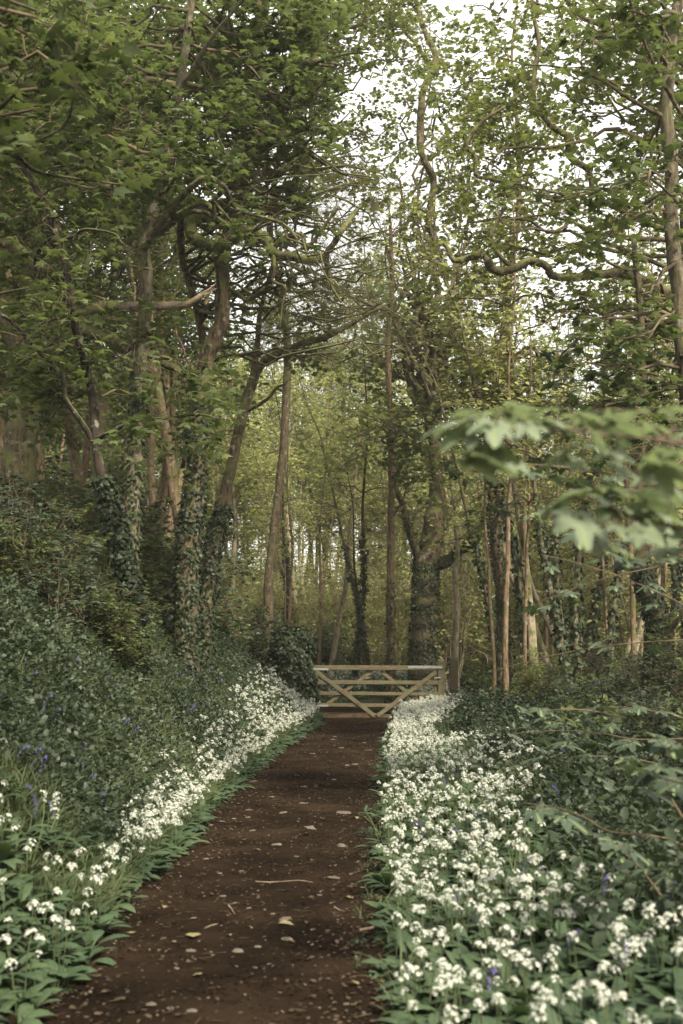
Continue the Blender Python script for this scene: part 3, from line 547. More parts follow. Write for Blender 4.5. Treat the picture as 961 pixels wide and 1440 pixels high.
hero('ash_tree', 'tall crooked trunk rising into the open sky right of the ivy-wrapped tree', (706, 985, 27),
     [('trunk', [(708, 960, 27), (708, 880, 27), (705, 820, 27), (697, 760, 27), (694, 700, 27), (692, 620, 27), (698, 560, 27), (705, 510, 27), (712, 440, 27), (716, 390, 27), (724, 340, 27), (730, 280, 27), (729, 210, 27), (726, 150, 27), (720, 80, 27), (728, 0, 27)], [W(20, 27), W(18, 27), W(17, 27), W(15, 27), W(11, 27), W(7, 27), W(4, 27)], 6),
      ('branch', [(728, 280, 27), (720, 240, 27), (712, 190, 27), (700, 150, 27)], [W(5, 27), W(3, 27)], 4)],
     111, 'bark_warm', 'oak', .12, 'lobed', targets=[(600, 0, 820, 300, 24, 29, 16), (620, 280, 860, 560, 25, 29, 14)], crooks=[(600, 120, 860, 640, 25, 29, 9, .06)], ivy={0: (2600, .0, .35, .08)}, nch=7, n2=6, leafn=5, Lc=1.1, L2=.5)
hero('mossy_limbed_oak', 'oak reaching a long mossy snaking limb across from the right edge', (985, 960, 19),
     [('trunk', [(1000, 900, 19), (1010, 700, 19), (1000, 560, 19), (985, 450, 19), (975, 300, 19), (985, 150, 19), (990, 0, 19)], [W2(40, 19), W2(34, 19), W2(26, 19)], 3),
      ('limb', [(990, 450, 19), (961, 425, 18.9), (930, 408, 18.8), (900, 392, 18.7), (870, 384, 18.6), (840, 386, 18.5), (800, 390, 18.4), (778, 388, 18.3), (768, 374, 18.2), (745, 367, 18.2), (722, 378, 18.1), (700, 382, 18.1), (688, 372, 18), (684, 358, 18), (668, 360, 18), (640, 366, 18), (630, 350, 18), (624, 342, 18)], [W2(18, 19), W2(15, 19), W2(12, 18.5), W2(11, 18), W2(12, 18), W2(9, 18), W2(5, 18)], 6),
      ('limb', [(720, 378, 18.1), (690, 340, 18), (700, 310, 18), (712, 290, 18)], [W2(7, 18), W2(4, 18)], 4),
      ('limb', [(985, 330, 19), (930, 320, 18.8), (880, 300, 18.6), (838, 272, 18.5), (828, 240, 18.4), (803, 222, 18.3), (798, 192, 18.2), (780, 180, 18.1), (762, 160, 18), (751, 138, 18), (752, 100, 18), (758, 60, 18), (750, 20, 18), (748, -20, 18)], [W2(8, 19), W2(7, 18), W2(10, 18), W2(9, 18), W2(7, 18), W2(5, 18)], 8),
      ('limb', [(835, 270, 18.5), (780, 282, 18.4), (740, 262, 18.3), (700, 254, 18.2), (690, 252, 18.1), (670, 246, 18), (668, 220, 18), (656, 206, 18), (664, 188, 18), (682, 168, 18), (708, 152, 18), (735, 130, 18)], [W2(3, 18), W2(4, 18), W2(6, 18), W2(6, 18), W2(3, 18)], 7)],
     133, 'bark_moss', 'oak', .085, 'lobed', targets=[(640, -30, 960, 130, 16, 20, 18), (600, 240, 900, 480, 16.5, 20, 15), (760, 130, 960, 300, 16.5, 20, 9)], crooks=[(760, 60, 960, 620, 16.5, 20, 8, .05)], nch=7, n2=6, leafn=4, Lc=.8, L2=.4)
hero('sycamore_tree', 'grey-brown trunk running up the right edge of the wood', (985, 1010, 10.5),
     [('trunk', [(985, 960, 10.5), (980, 800, 10.5), (970, 600, 10.5), (958, 450, 10.5), (946, 330, 10.5), (945, 240, 10.5), (938, 160, 10.5), (942, 80, 10.5), (955, 0, 10.5), (960, -80, 10.5)], [W(30, 10.5), W(28, 10.5), W(26, 10.5), W(22, 10.5), W(17, 10.5)], 3),
      ('branch', [(936, 165, 10.5), (905, 150, 10.4), (880, 135, 10.3), (840, 110, 10.2), (790, 95, 10), (740, 90, 9.9), (700, 80, 9.8)], [W(9, 10.5), W(7, 10), W(4, 10), W(2, 10)], 5),
      ('branch', [(958, 160, 10), (935, 120, 9.8), (915, 80, 9.6), (895, 30, 9.4), (880, -20, 9.2)], [W(8, 10), W(7, 10), W(5, 10)], 4),
      ('branch', [(958, 290, 10.4), (930, 262, 10.2), (905, 248, 10.0), (880, 258, 9.9), (830, 270, 9.7), (780, 272, 9.6)], [W(6, 10), W(4, 10), W(2, 10)], 5)],
     144, 'bark_grey', 'syc', .11, 'maple', targets=[(800, -40, 980, 130, 9, 11, 7), (840, 190, 980, 420, 9, 11.5, 7), (760, 440, 980, 620, 10, 12.5, 9), (880, 640, 980, 800, 9.5, 11.5, 3)], nch=5, n2=4, leafn=3, Lc=.6, L2=.3)
hero('ivy_clad_tree', 'stooping ivy-wrapped trunk with a rusty brown foot at the right', (918, 1010, 18),
     [('trunk', [(920, 1000, 18), (924, 940, 18), (930, 900, 18), (922, 860, 18), (908, 825, 18), (902, 795, 18), (904, 765, 18), (900, 720, 18), (896, 640, 18), (905, 540, 18), (900, 430, 18), (890, 330, 18)], [W(46, 18), W(34, 18), W(30, 18), W(24, 18), W(20, 18), W(14, 18), W(10, 18)], 5),
      ('branch', [(912, 810, 18), (925, 796, 18), (940, 785, 18)], [W(9, 18), W(6, 18)], 0),
      ('branch', [(930, 930, 18), (942, 890, 17.8), (960, 865, 17.6), (985, 850, 17.4)], [W(12, 18), W(10, 18), W(8, 18)], 0)],
     155, 'bark', 'syc', .10, 'lobed', targets=[(780, 520, 980, 640, 16.5, 19, 6)], ivy={0: (6500, .0, .5, .07)}, nch=5, n2=4, leafn=3, Lc=.9, L2=.4)
hero('bare_stem', 'thin pale dead-looking stem rising beside the thicker square post', (640, 1000, 29.6),
     [('trunk', [(641, 960, 29.6), (641, 900, 29.6), (643, 850, 29.6), (640, 810, 29.6), (644, 775, 29.6), (640, 740, 29.6)], [W(11, 29), W(11, 29), W(9, 29), W(6, 29)], 0),
      ('branch', [(643, 850, 29.6), (655, 820, 29.6), (664, 790, 29.6)], [W(5, 29), W(2, 29)], 1)], 177, 'bark_pale', 'syc_mid', .1, 'lobed', leafn=0)
# near sycamore outside the left edge, its low boughs hang into the top left
hero('sycamore_tree', 'big-leaved dark boughs hanging in at the top left', (-260, 1000, 7),
     [('trunk', [(-300, 900, 7), (-320, 600, 7), (-310, 300, 7), (-330, 0, 7), (-330, -300, 7)], [W(90, 7), W(80, 7), W(70, 7)], 0),
      ('branch', [(-310, 420, 7), (-180, 400, 6.8), (-60, 420, 6.6), (40, 405, 6.5)], [W(14, 7), W(9, 7), W(3, 7)], 0),
      ('branch', [(-310, 320, 7), (-150, 260, 7), (0, 215, 7), (50, 240, 7.2), (110, 252, 7.5), (190, 262, 7.8)], [W(12, 7), W(8, 7), W(3, 7)], 3),
      ('branch', [(-100, 230, 7), (20, 205, 6.5), (60, 195, 6.5), (95, 170, 6.5), (105, 120, 6.5), (108, 60, 6.5)], [W(7, 7), W(5, 7), W(3, 7)], 3)],
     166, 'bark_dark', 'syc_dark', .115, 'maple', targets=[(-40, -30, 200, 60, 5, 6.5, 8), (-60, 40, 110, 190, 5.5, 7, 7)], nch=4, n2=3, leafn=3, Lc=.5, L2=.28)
# ------------------------------------------------------------------ background wood: prototypes, then copies
def proto_tree(name, label, cat, group, seed, Ht, clear, r0, bark, leafmat, leaf, kind, nb, Lb, nch, n2, leafn, lean=.03, Lc=1.2, L2=.6, twmat='twig', flat=.6, stems=1, ivyn=0, rise=.5, kink=.48, tilt=.4, wob=.10):
    T = Tree(seed); r = T.rng; root = link(name, None); tag(root, label, cat, group); t = Tubes(); ctrl = None
    for s_ in range(stems):
        a = r.uniform(0, 6.28); d = np.array((math.cos(a), math.sin(a), 0)) * (lean if stems == 1 else r.uniform(.15, .5)) + np.array((0, 0, 1))
        p0 = np.array((0, 0, -.25)) if stems == 1 else np.array((math.cos(a), math.sin(a), 0)) * r.uniform(.05, .25) + np.array((0, 0, -.2))
        P = wander(r, p0, d, Ht * (1 if stems == 1 else r.uniform(.6, 1.05)), 18, wob if stems == 1 else .15, .09); P = smooth_line(P, 2); rad = r0 * (1 - .85 * np.linspace(0, 1, len(P)) ** .9); rad[0:2] *= 1.35
        t.add(P, rad, 10 if stems == 1 else 5, .07, r)
        if ctrl is None: ctrl = (P, rad)
        for b in range(nb):
            i = int((clear + (1 - clear) * r.uniform(0, 1)) * (len(P) - 2)); a = r.uniform(0, 6.28); d = np.array((math.cos(a), math.sin(a), r.uniform(.1, 1) * rise * 2)); L = Lb * r.uniform(.5, 1.2) * (1.15 - .6 * i / len(P))
            C = wander(r, P[i], d, L, 9, kink, .03); rb = min(rad[i] * .55, .02 + .012 * L); (t if rb > .03 else T.tw).add(C, np.linspace(rb, .008, len(C)), 5)
            T.spray(C, .014, nch, Lc, n2, L2, leafn, leaf, start=.25, flat=flat, lspread=leaf)
    link('trunk' if cat == 'tree' else 'stem', t.mesh('trunk', bark), root)
    if T.tw.V: link('twigs', T.tw.mesh('twigs', twmat), root, kind='stuff')
    if T.P: link('crown' if cat == 'tree' else 'foliage', T.crown_mesh('crown', kind, leafmat, tilt=tilt), root, kind='stuff')
    if ivyn: link('ivy', ivy_on(ctrl[0], ctrl[1], ivyn, seed, .09, 0, .45, .06), root, kind='stuff')
    return root
G_L = 'slim trees massed up the wooded slope on the left'; G_R = 'trees of the lower wood on the right'; G_C = 'pale sunlit trees in the far middle'
pL = [
      proto_tree('slim_tree', 'slim dark tree with a bare lower trunk in the shaded wood up the left slope', 'tree', G_L, 900 + k, 15 + k, .42, .10 + .02 * k, 'bark_warm', 'syc', .16, 'oval', 22, 2.8, 6, 5, 4, lean=.1, kink=.5, wob=.15) for k in range(3)]
pR = [proto_tree('slim_tree', 'slim brown trunk with thin light foliage in the lower wood on the right', 'tree', G_R, 930 + k, 13 + k, .30, .13 + .03 * k, 'bark_warm', ('syc_mid', 'oak', 'syc_mid')[k], .13, 'oval', 15, 2.6, 6, 4, 3, lean=.07, ivyn=900 if k else 0) for k in range(3)]
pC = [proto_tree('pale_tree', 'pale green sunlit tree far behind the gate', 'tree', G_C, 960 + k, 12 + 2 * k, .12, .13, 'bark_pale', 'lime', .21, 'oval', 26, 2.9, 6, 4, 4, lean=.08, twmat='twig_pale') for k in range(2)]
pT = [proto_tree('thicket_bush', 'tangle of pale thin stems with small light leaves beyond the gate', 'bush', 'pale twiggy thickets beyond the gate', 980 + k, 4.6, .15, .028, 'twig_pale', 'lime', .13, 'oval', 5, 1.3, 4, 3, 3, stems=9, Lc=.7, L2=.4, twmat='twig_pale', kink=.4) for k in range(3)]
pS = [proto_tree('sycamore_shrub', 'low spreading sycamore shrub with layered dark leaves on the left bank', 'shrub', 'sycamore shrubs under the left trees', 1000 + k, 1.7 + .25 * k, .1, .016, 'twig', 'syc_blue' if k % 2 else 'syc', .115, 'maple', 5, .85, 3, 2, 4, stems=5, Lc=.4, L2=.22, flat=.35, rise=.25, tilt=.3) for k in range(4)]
pU = [proto_tree('understorey_shrub', 'mid green leafy shrub beneath the trees near the gate', 'shrub', 'leafy shrubs around the gate', 1020 + k, 2.1, .05, .016, 'twig', ('syc_mid', 'bramble')[k], .10, 'oval', 7, .9, 4, 3, 4, stems=6, Lc=.45, L2=.25, flat=.6, rise=.4) for k in range(2)]
placed = set()
rb = np.random.default_rng(77)
KEEP_CLEAR = []
LM = [(-900, 'left of the mossy oak'), (60, 'just left of the dark leaning trunk'), (130, 'between the leaning dark and slender grey trunks'), (205, 'between the grey and the ivy-footed trunks'), (285, 'right behind the thick ivy-footed trunk'), (345, 'behind the trunk leaning right'), (400, 'above the ivy-smothered post'), (445, 'over the left half of the gate'), (530, 'over the right half of the gate'), (575, 'behind the ivy-wrapped tree'), (625, 'over the gatepost'), (675, 'beside the tall crooked trunk'), (735, 'just right of the tall crooked trunk'), (800, 'left of the stooping ivy trunk'), (890, 'behind the stooping ivy-wrapped trunk'), (950, 'past the right edge trunk')]
def where(x, y):
    if y < 4: return 'beside the near end of the path'
    px = CX + x / y * F; s_ = [t for a, t in LM if px >= a] or [LM[0][1]]
    return s_[-1]
def far_word(y): return 'at the front' if y < 20 else 'set a little back' if y < 32 else 'well back' if y < 48 else 'deep in the wood' if y < 68 else 'farthest away'
def put(protos, x, y, s=1.0, label=None, dz=0.0):
    if y < 37 and y > 24 and protos in KEEP_CLEAR and 470 < CX + x / y * F < 695: return None
    p = protos[rb.integers(0, len(protos))]; z = float(H(x, y)) + dz; loc = (x, y, z); rz = rb.uniform(0, 6.28)
    if p.name not in placed:
        placed.add(p.name); p.location = loc; p.rotation_euler = (0, 0, rz); p.scale = (s, s, s); o = p
        if label: o['label'] = label
    else: o = copy_thing(p, loc, rz, s, label)
    sz = 'small' if s < .85 else 'tall' if s > 1.12 else 'mid-sized'
    b_ = {'slim_tree': 'slim bare-stemmed tree', 'pale_tree': 'pale green tree', 'thicket_bush': 'tangled thin-stemmed thicket', 'sycamore_shrub': 'layered sycamore shrub', 'understorey_shrub': 'leafy green shrub', 'tall_tree': 'lofty light-leaved tree', 'slender_stem': 'slender leaning stem'}[p.name.split('.')[0]]
    o['label'] = f'{sz} {b_} {far_word(y)}, {where(x, y)}'
    return o
# left wooded slope
cnt = 0
for k in range(400):
    if cnt >= 96: break
    y = rb.uniform(20, 62); x = rb.uniform(-.31 * y - 1.5, -2.2 - .02 * y)
    if x > -2.5 - (y > 28.5) * 6.5: continue
    put(pL, x, y, rb.uniform(.75, 1.25)); cnt += 1
for k in range(16): y = rb.uniform(62, 85); put(pL, rb.uniform(-.33 * y, -12), y, rb.uniform(1.0, 1.4))
for x_, y_ in ((9.0, 12), (-9, 11)): put(pL, x_, y_, .95)  # unseen trees out to either side, added to shade the near ground
# far middle
for k in range(32):
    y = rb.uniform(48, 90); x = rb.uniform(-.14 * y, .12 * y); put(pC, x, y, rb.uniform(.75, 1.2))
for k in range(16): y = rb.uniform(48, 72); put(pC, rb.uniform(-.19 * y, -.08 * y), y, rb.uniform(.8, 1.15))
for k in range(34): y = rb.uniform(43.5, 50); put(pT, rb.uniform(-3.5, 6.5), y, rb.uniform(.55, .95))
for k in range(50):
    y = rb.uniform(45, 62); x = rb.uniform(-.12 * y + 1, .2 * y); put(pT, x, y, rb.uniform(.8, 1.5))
pK = [proto_tree('tall_tree', 'tall light-leaved tree', 'tree', 'tall trees closing the sky beyond the gate', 1100 + k, 19 + 2 * k, .36, .17, 'bark_warm', ('syc_mid', 'lime')[k], .17, 'oval', 34, 3.4, 7, 5, 4, lean=.08, kink=.5) for k in range(2)]
for k in range(20):
    y = rb.uniform(52, 78); x = rb.uniform(-.05 * y, .33 * y); put(pK, x, y, rb.uniform(.85, 1.1) - (.12 if x > .1 * y else 0))
KEEP_CLEAR.append(pR)
for k in range(8): y = rb.uniform(60, 80); put(pK, rb.uniform(-.06, .06) * y, y, rb.uniform(1.0, 1.25))
pV = [proto_tree('slender_stem', 'slender pale stem', 'tree', 'slender sunlit stems of the lower wood', 1120 + k, 9 + k, .52, .055 + .02 * k, ('bark_warm', 'bark', 'bark_pale')[k], 'lime', .12, 'oval', 12, 1.5, 5, 3, 3, lean=.06, Lc=.8, L2=.4, ivyn=500 if k == 1 else 0, kink=.5) for k in range(3)]
KEEP_CLEAR.append(pV)
for k in range(76):
    y = rb.uniform(24, 52); x = rb.uniform(.045 * y + 1.2, .32 * y); put(pV, x, y, rb.uniform(.8, 1.3))
for k in range(22):
    y = rb.uniform(36, 56); x = rb.uniform(-.06 * y, .05 * y); put(pV, x, y, rb.uniform(.8, 1.3))
# lower wood right
for k in range(18):
    y = rb.uniform(25, 70); x = rb.uniform(.10 * y + 1.2, .34 * y + 2); put(pR, x, y, rb.uniform(.7, 1.15))
for k in range(40):
    y = rb.uniform(45, 90); x = rb.uniform(.05 * y, .34 * y); put(pC, x, y, rb.uniform(.7, 1.0))
for k in range(24):
    y = rb.uniform(34, 55); x = rb.uniform(.08 * y, .33 * y); put(pT, x, y, rb.uniform(.9, 1.6))
# shrubs on and behind the left bank
for k in range(64):
    y = rb.uniform(14.5, 27); x = rb.uniform(-.295 * y, xl(y) - 2.4 + .04 * (y - 12)); put(pS, x, y, rb.uniform(.5, .8) + .03 * (y - 14))
for k in range(34):
    y = rb.uniform(11.5, 16); put(pS, rb.uniform(-.285 * y, -1.35 - .075 * y), y, rb.uniform(.32, .6))
for k in range(18):
    y = rb.uniform(26, 31); x = rb.uniform(-7.5, -2.6); put(pS + pU, x, y, rb.uniform(.9, 1.5))
for x_, y_ in ((-2.5, 29.6), (-1.9, 30.2), (-3.1, 30.5), (-2.2, 31.5)): put(pU, x_, y_, 1.1)
for k in range(26):
    y = rb.uniform(42.5, 50); x = rb.uniform(-3.5, 7); put(pU, x, y, rb.uniform(.7, 1.3))
for k in range(26):
    y = rb.uniform(16, 32); x = rb.uniform(xr(y) + 2.4, xr(y) + 8); put(pU, x, y, rb.uniform(.35, .75), 'low mid green shrub at the edge of the wood on the right')
for k in range(16):
    y = rb.uniform(8, 16); x = rb.uniform(xr(y) + 2.3, .32 * y + .8); put(pS, x, y, rb.uniform(.3, .5), 'knee-high sycamore seedling bush right of the white flowers')

# ------------------------------------------------------------------ ground cover (scattered, uncountable)
def gn_scatter(name, sources, pos, rot, scl, label, cat):
    """one stuff object: points carrying rot/scl/idx, an instance of one of the sources on each"""
    me = bpy.data.meshes.new(name); n = len(pos); me.vertices.add(n); me.vertices.foreach_set('co', np.asarray(pos, np.float32).ravel())
    a = me.attributes.new('rot', 'FLOAT_VECTOR', 'POINT'); a.data.foreach_set('vector', np.asarray(rot, np.float32).ravel())
    a = me.attributes.new('scl', 'FLOAT', 'POINT'); a.data.foreach_set('value', np.asarray(scl, np.float32))
    a = me.attributes.new('idx', 'INT', 'POINT'); a.data.foreach_set('value', np.random.default_rng(n).integers(0, len(sources), n).astype(np.int32))
    ng = bpy.data.node_groups.new(name, 'GeometryNodeTree')
    ng.interface.new_socket('Geometry', in_out='INPUT', socket_type='NodeSocketGeometry'); ng.interface.new_socket('Geometry', in_out='OUTPUT', socket_type='NodeSocketGeometry')
    gi = ng.nodes.new('NodeGroupInput'); go = ng.nodes.new('NodeGroupOutput'); J = ng.nodes.new('GeometryNodeJoinGeometry')
    def na(nm, ty):
        q = ng.nodes.new('GeometryNodeInputNamedAttribute'); q.data_type = ty; q.inputs[0].default_value = nm; return q.outputs[0]
    ro, sc_, ix = na('rot', 'FLOAT_VECTOR'), na('scl', 'FLOAT'), na('idx', 'INT')
    e = ng.nodes.new('FunctionNodeEulerToRotation'); ng.links.new(ro, e.inputs[0])
    for k, sm in enumerate(sources):
        so = bpy.data.objects.new(name + '_source', sm)
        oi = ng.nodes.new('GeometryNodeObjectInfo'); oi.inputs[0].default_value = so
        cp = ng.nodes.new('FunctionNodeCompare'); cp.data_type = 'INT'; cp.operation = 'EQUAL'; ng.links.new(ix, cp.inputs[2]); cp.inputs[3].default_value = k
        ip_ = ng.nodes.new('GeometryNodeInstanceOnPoints'); ng.links.new(gi.outputs[0], ip_.inputs['Points']); ng.links.new(cp.outputs[0], ip_.inputs['Selection'])
        ng.links.new(oi.outputs['Geometry'], ip_.inputs['Instance']); ng.links.new(e.outputs[0], ip_.inputs['Rotation']); ng.links.new(sc_, ip_.inputs['Scale'])
        ng.links.new(ip_.outputs[0], J.inputs[0])
    ng.links.new(J.outputs[0], go.inputs[0])
    o = link(name, me); md = o.modifiers.new('scatter', 'NODES'); md.node_group = ng
    tag(o, label, cat, kind='stuff'); return o
def clump(seed, n, rad, hgt, leaf, kind, mat, updir=.7):
    r = np.random.default_rng(seed); a = r.uniform(0, 6.28, n); q = np.sqrt(r.uniform(0, 1, n)) * rad; z = hgt * (1 - (q / rad) ** 2 * .6) * r.uniform(.25, 1, n)
    pos = np.stack([np.cos(a) * q, np.sin(a) * q, z], -1); h = np.stack([np.cos(a), np.sin(a), np.zeros(n)], -1) + r.normal(0, .6, (n, 3))
    return mesh_from('clump', *stamp(kind, pos, h, r.normal(0, .45, (n, 3)) + np.array((0, 0, updir)), leaf * r.uniform(.6, 1.3, n)), mat)
def strips(name, segs, mat):
    """segs: list of (centre pts (k,3), side vecs (k,3), widths (k)) -> folded leaf blades"""
    V = []; Q = []; n = 0
    for P, S, wd, fold in segs:
        P = np.asarray(P); S = np.asarray(S); wd = np.asarray(wd)[:, None]; T = unit(np.gradient(P, axis=0)); Nn = np.cross(S, T)
        V.append(np.stack([P - S * wd + Nn * wd * fold, P, P + S * wd + Nn * wd * fold], 1).reshape(-1, 3)); k = len(P)
        for i in range(k - 1):
            for j in (0, 1): Q.append((n + i * 3 + j, n + i * 3 + j + 1, n + i * 3 + 4 + j, n + i * 3 + 3 + j))
        n += 3 * k
    return mesh_from(name, np.concatenate(V), np.array(Q), mat, True)
def blade(r, L, wd, lean, curl, az=None, prof=None, fold=.35, base=(0, 0, 0)):
    a = r.uniform(0, 6.28) if az is None else az; k = 7; u = np.linspace(0, 1, k); h = np.array((math.cos(a), math.sin(a), 0)); s = np.array((-math.sin(a), math.cos(a), 0))
    ang = lean + curl * u; st = L / (k - 1); P = [np.array(base, float)]
    for i in range(1, k): P.append(P[-1] + st * (h * math.sin(ang[i]) + np.array((0, 0, 1)) * math.cos(ang[i])))
    pr = prof if prof is not None else np.sin(np.clip(u * .96 + .04, 0, 1) * math.pi) ** .7
    return np.array(P), np.repeat(s[None], k, 0), wd / 2 * np.maximum(pr, .03), fold
gprof = np.array([.10, .14, .55, .95, 1.0, .7, .03])
def garlic_leaf_mesh(seed):
    r = np.random.default_rng(seed); return strips('leaf', [blade(r, .215 * r.uniform(.8, 1.1), .062, .12, 1.75 + r.uniform(-.3, .45), 0, gprof, .25)], 'garlic')
def umbel(seed, nf=15, rad=.027, petals=6):
    r = np.random.default_rng(seed); V = []; T = []; n = 0
    for k in range(nf):
        u = r.uniform(-.25, 1); a = k * 2.4 + r.normal(0, .2); q = math.sqrt(max(0, 1 - u * u)); d = np.array((q * math.cos(a), q * math.sin(a), u)); c = d * rad * r.uniform(.75, 1.1)
        d = unit(d + np.array((0, 0, .3))); s = unit(np.cross(d, (.3, .2, 1.))); t = np.cross(d, s)
        for p in range(petals):
            b = p * 2 * math.pi / petals + k; e = math.cos(b) * s + math.sin(b) * t; f = math.cos(b + 1.57) * s + math.sin(b + 1.57) * t
            V += [c, c + e * .0065 + f * .0026 + d * .002, c + e * .0115 + d * .0035, c + e * .0065 - f * .0026 + d * .002]; T += [(n, n + 1, n + 2), (n, n + 2, n + 3)]; n += 4
    return V, T
def head_mesh(seed): V, T = umbel(seed); return mesh_from('flower_head', V, np.array(T), 'petal')
def stalk_mesh(): t = Tubes(); t.add(np.array([(0, 0, 0), (.005, .002, .1), (.002, .008, .2), (0, 0, .275)]), [.003, .0027, .0022, .002], 4); return t.mesh('stalk', 'stalk')
GL = [garlic_leaf_mesh(k) for k in range(4)]; GH = [head_mesh(k) for k in range(4)]; GS = stalk_mesh()
def garlic_whole(seed, flower=True, nl=5, tall=.33):
    r = np.random.default_rng(seed); segs = [blade(r, .215 * r.uniform(.8, 1.15), .06, .08 + r.uniform(0, .3), 1.5 + r.uniform(-.3, .7), None, gprof, .25, (r.normal(0, .02), r.normal(0, .02), 0)) for _ in range(nl)]
    me = strips('plant', segs, 'garlic')
    if flower:
        V, T = umbel(seed, 11, .021, 5); a = r.uniform(0, 6.28); tip = np.array((.03 * math.cos(a), .03 * math.sin(a), tall)); t = Tubes(); t.add(np.array([(0, 0, 0), tip * .5 + np.array((.006, 0, 0)), tip]), [.003, .0025, .002], 3)
        bm = bmesh.new(); bm.from_mesh(me)
        for (VV, FF, mi) in ((np.array(V) + tip, T, 1), (np.concatenate(t.V), np.concatenate(t.Q), 2)):
            vs = [bm.verts.new(tuple(v)) for v in VV]
            for f in FF:
                fc = bm.faces.new([vs[i] for i in f]); fc.material_index = mi
        bm.to_mesh(me); bm.free(); me.materials.append(M['petal']); me.materials.append(M['stalk'])
    return me
GW = [garlic_whole(50 + k, True, 4 + k % 2, .235 + .018 * k) for k in range(5)]; GN_ = [garlic_whole(80 + k, False, 5) for k in range(3)]
rs = np.random.default_rng(2024)
def rand_rot(n, tilt=.15): return np.stack([rs.normal(0, tilt, n), rs.normal(0, tilt, n), rs.uniform(0, 6.28, n)], -1)
def ground_pts(x, y, dz=0): return np.stack([x, y, H(x, y) + dz], -1)
# garlic: right drift, left verge, patch beyond the gate
def right_drift(n, y0, y1):
    y = y0 + (y1 - y0) * rs.uniform(0, 1, n); wd = 1.25 + .35 * np.sin(y * .55 + 1) - .02 * (y - 5); d = rs.uniform(0, 1, n) ** 1.15 * wd
    return xr(y) + .05 + d + .07 * wav(y, y * .7, 4.5, 1), y
def left_verge(n, y0, y1):
    y = rs.uniform(y0, y1, n); wd = np.interp(y, [4, 6.6, 7.6, 9.5, 13, 18, 24, 28], [.7, .7, .25, .25, .4, .6, .9, .9]); return xl(y) + .06 - rs.uniform(0, 1, n) ** 1.35 * wd + .08 * wav(y, y * .8, 4.0, 2), y
# the nearest flowering plants, one by one
def garlic_thing(x, y, lab, k, group):
    r = np.random.default_rng(5000 + k); s = r.uniform(.85, 1.15); root = link('wild_garlic', None, loc=(x, y, float(H(x, y)) - .01)); root.scale = (s, s, s); root.rotation_euler = (r.normal(0, .08), r.normal(0, .08), r.uniform(0, 6.28))
    tag(root, lab, 'plant', group)
    for j in range(4 + k % 2): o = link('leaf', GL[(k + j) % 4], root); o.rotation_euler = (r.normal(0, .15), r.uniform(-.25, .2), j * 1.35 + r.uniform(0, .6))
    o = link('stalk', GS, root); tx, ty = r.normal(0, .09, 2); o.rotation_euler = (tx, ty, 0)
    tip = Euler((tx, ty, 0)).to_matrix() @ Vector((0, 0, .275)); o = link('flower_head', GH[k % 4], root, tuple(tip)); o.rotation_euler = (r.normal(0, .2), r.normal(0, .2), r.uniform(0, 6)); hs = r.uniform(.6, 1.0); o.scale = (hs, hs, hs)
X, Y = right_drift(800, 3.7, 9.6); pr_ = np.stack([X, Y], -1)[(Y * .28 + .25 > X) & (wav(X, Y, 3.4, 2) > -.45)]; rs.shuffle(pr_)
k = 0
for x, y in pr_[:200]: garlic_thing(x, y, 'white-flowered wild garlic plant in the drift along the right edge of the path', k, 'wild garlic in the right-hand drift'); k += 1
X, Y = left_verge(120, 4.0, 7.6)
for x, y in zip(X[:100], Y[:100]): garlic_thing(x, y, 'white-flowered wild garlic plant in the near clump left of the path', k, 'wild garlic in the near left clump'); k += 1
X, Y = right_drift(2350, 9.2, 27.9); ok = (wav(X, Y, 2.8, 2) > -.30) | (rs.uniform(0, 1, len(X)) < (Y - 10) / 16); X, Y = X[ok], Y[ok]; X2, Y2 = left_verge(1700, 8.0, 28.0); X3 = rs.uniform(-1.6, 3.6, 1000); Y3 = rs.uniform(34.5, 42.5, 1000); X4 = rs.uniform(1.3, 3.0, 260); Y4 = rs.uniform(28, 33, 260)
X5, Y5 = right_drift(270, 3.6, 9.4)
pat = wav(X2, Y2, 2.3, 4) > -.45 - (Y2 > 15) * .6; X2, Y2 = X2[pat], Y2[pat]
px_ = np.concatenate([X, X2, X3, X4, X5]); py2 = np.concatenate([Y, Y2, Y3, Y4, Y5]); ok = ~inpath(px_, py2, .13); px_, py2 = px_[ok], py2[ok]
gn_scatter('wild_garlic_carpet', GW, ground_pts(px_, py2, -.01), rand_rot(len(px_), .12), rs.uniform(.75, 1.15, len(px_)) * (1 + .25 * (py2 > 18)), 'carpet of white-flowered wild garlic edging the path up to and past the gate', 'wild garlic')
Xa, Ya = right_drift(3700, 3.5, 27); Xb, Yb = left_verge(1050, 3.6, 27); Xc, Yc = rs.uniform(1.3, 2.6, 900), rs.uniform(4.5, 12, 900); Xc = xr(Yc) + Xc - .25; Xa = Xa + .10; Xb = Xb - .17
xa = np.concatenate([Xa, Xb, Xc]); ya = np.concatenate([Ya, Yb, Yc])
gn_scatter('garlic_leaf_carpet', GN_, ground_pts(xa, ya, -.02), rand_rot(len(xa), .15), rs.uniform(.7, 1.1, len(xa)), 'broad green garlic leaves packed under the white flowers', 'ground cover')
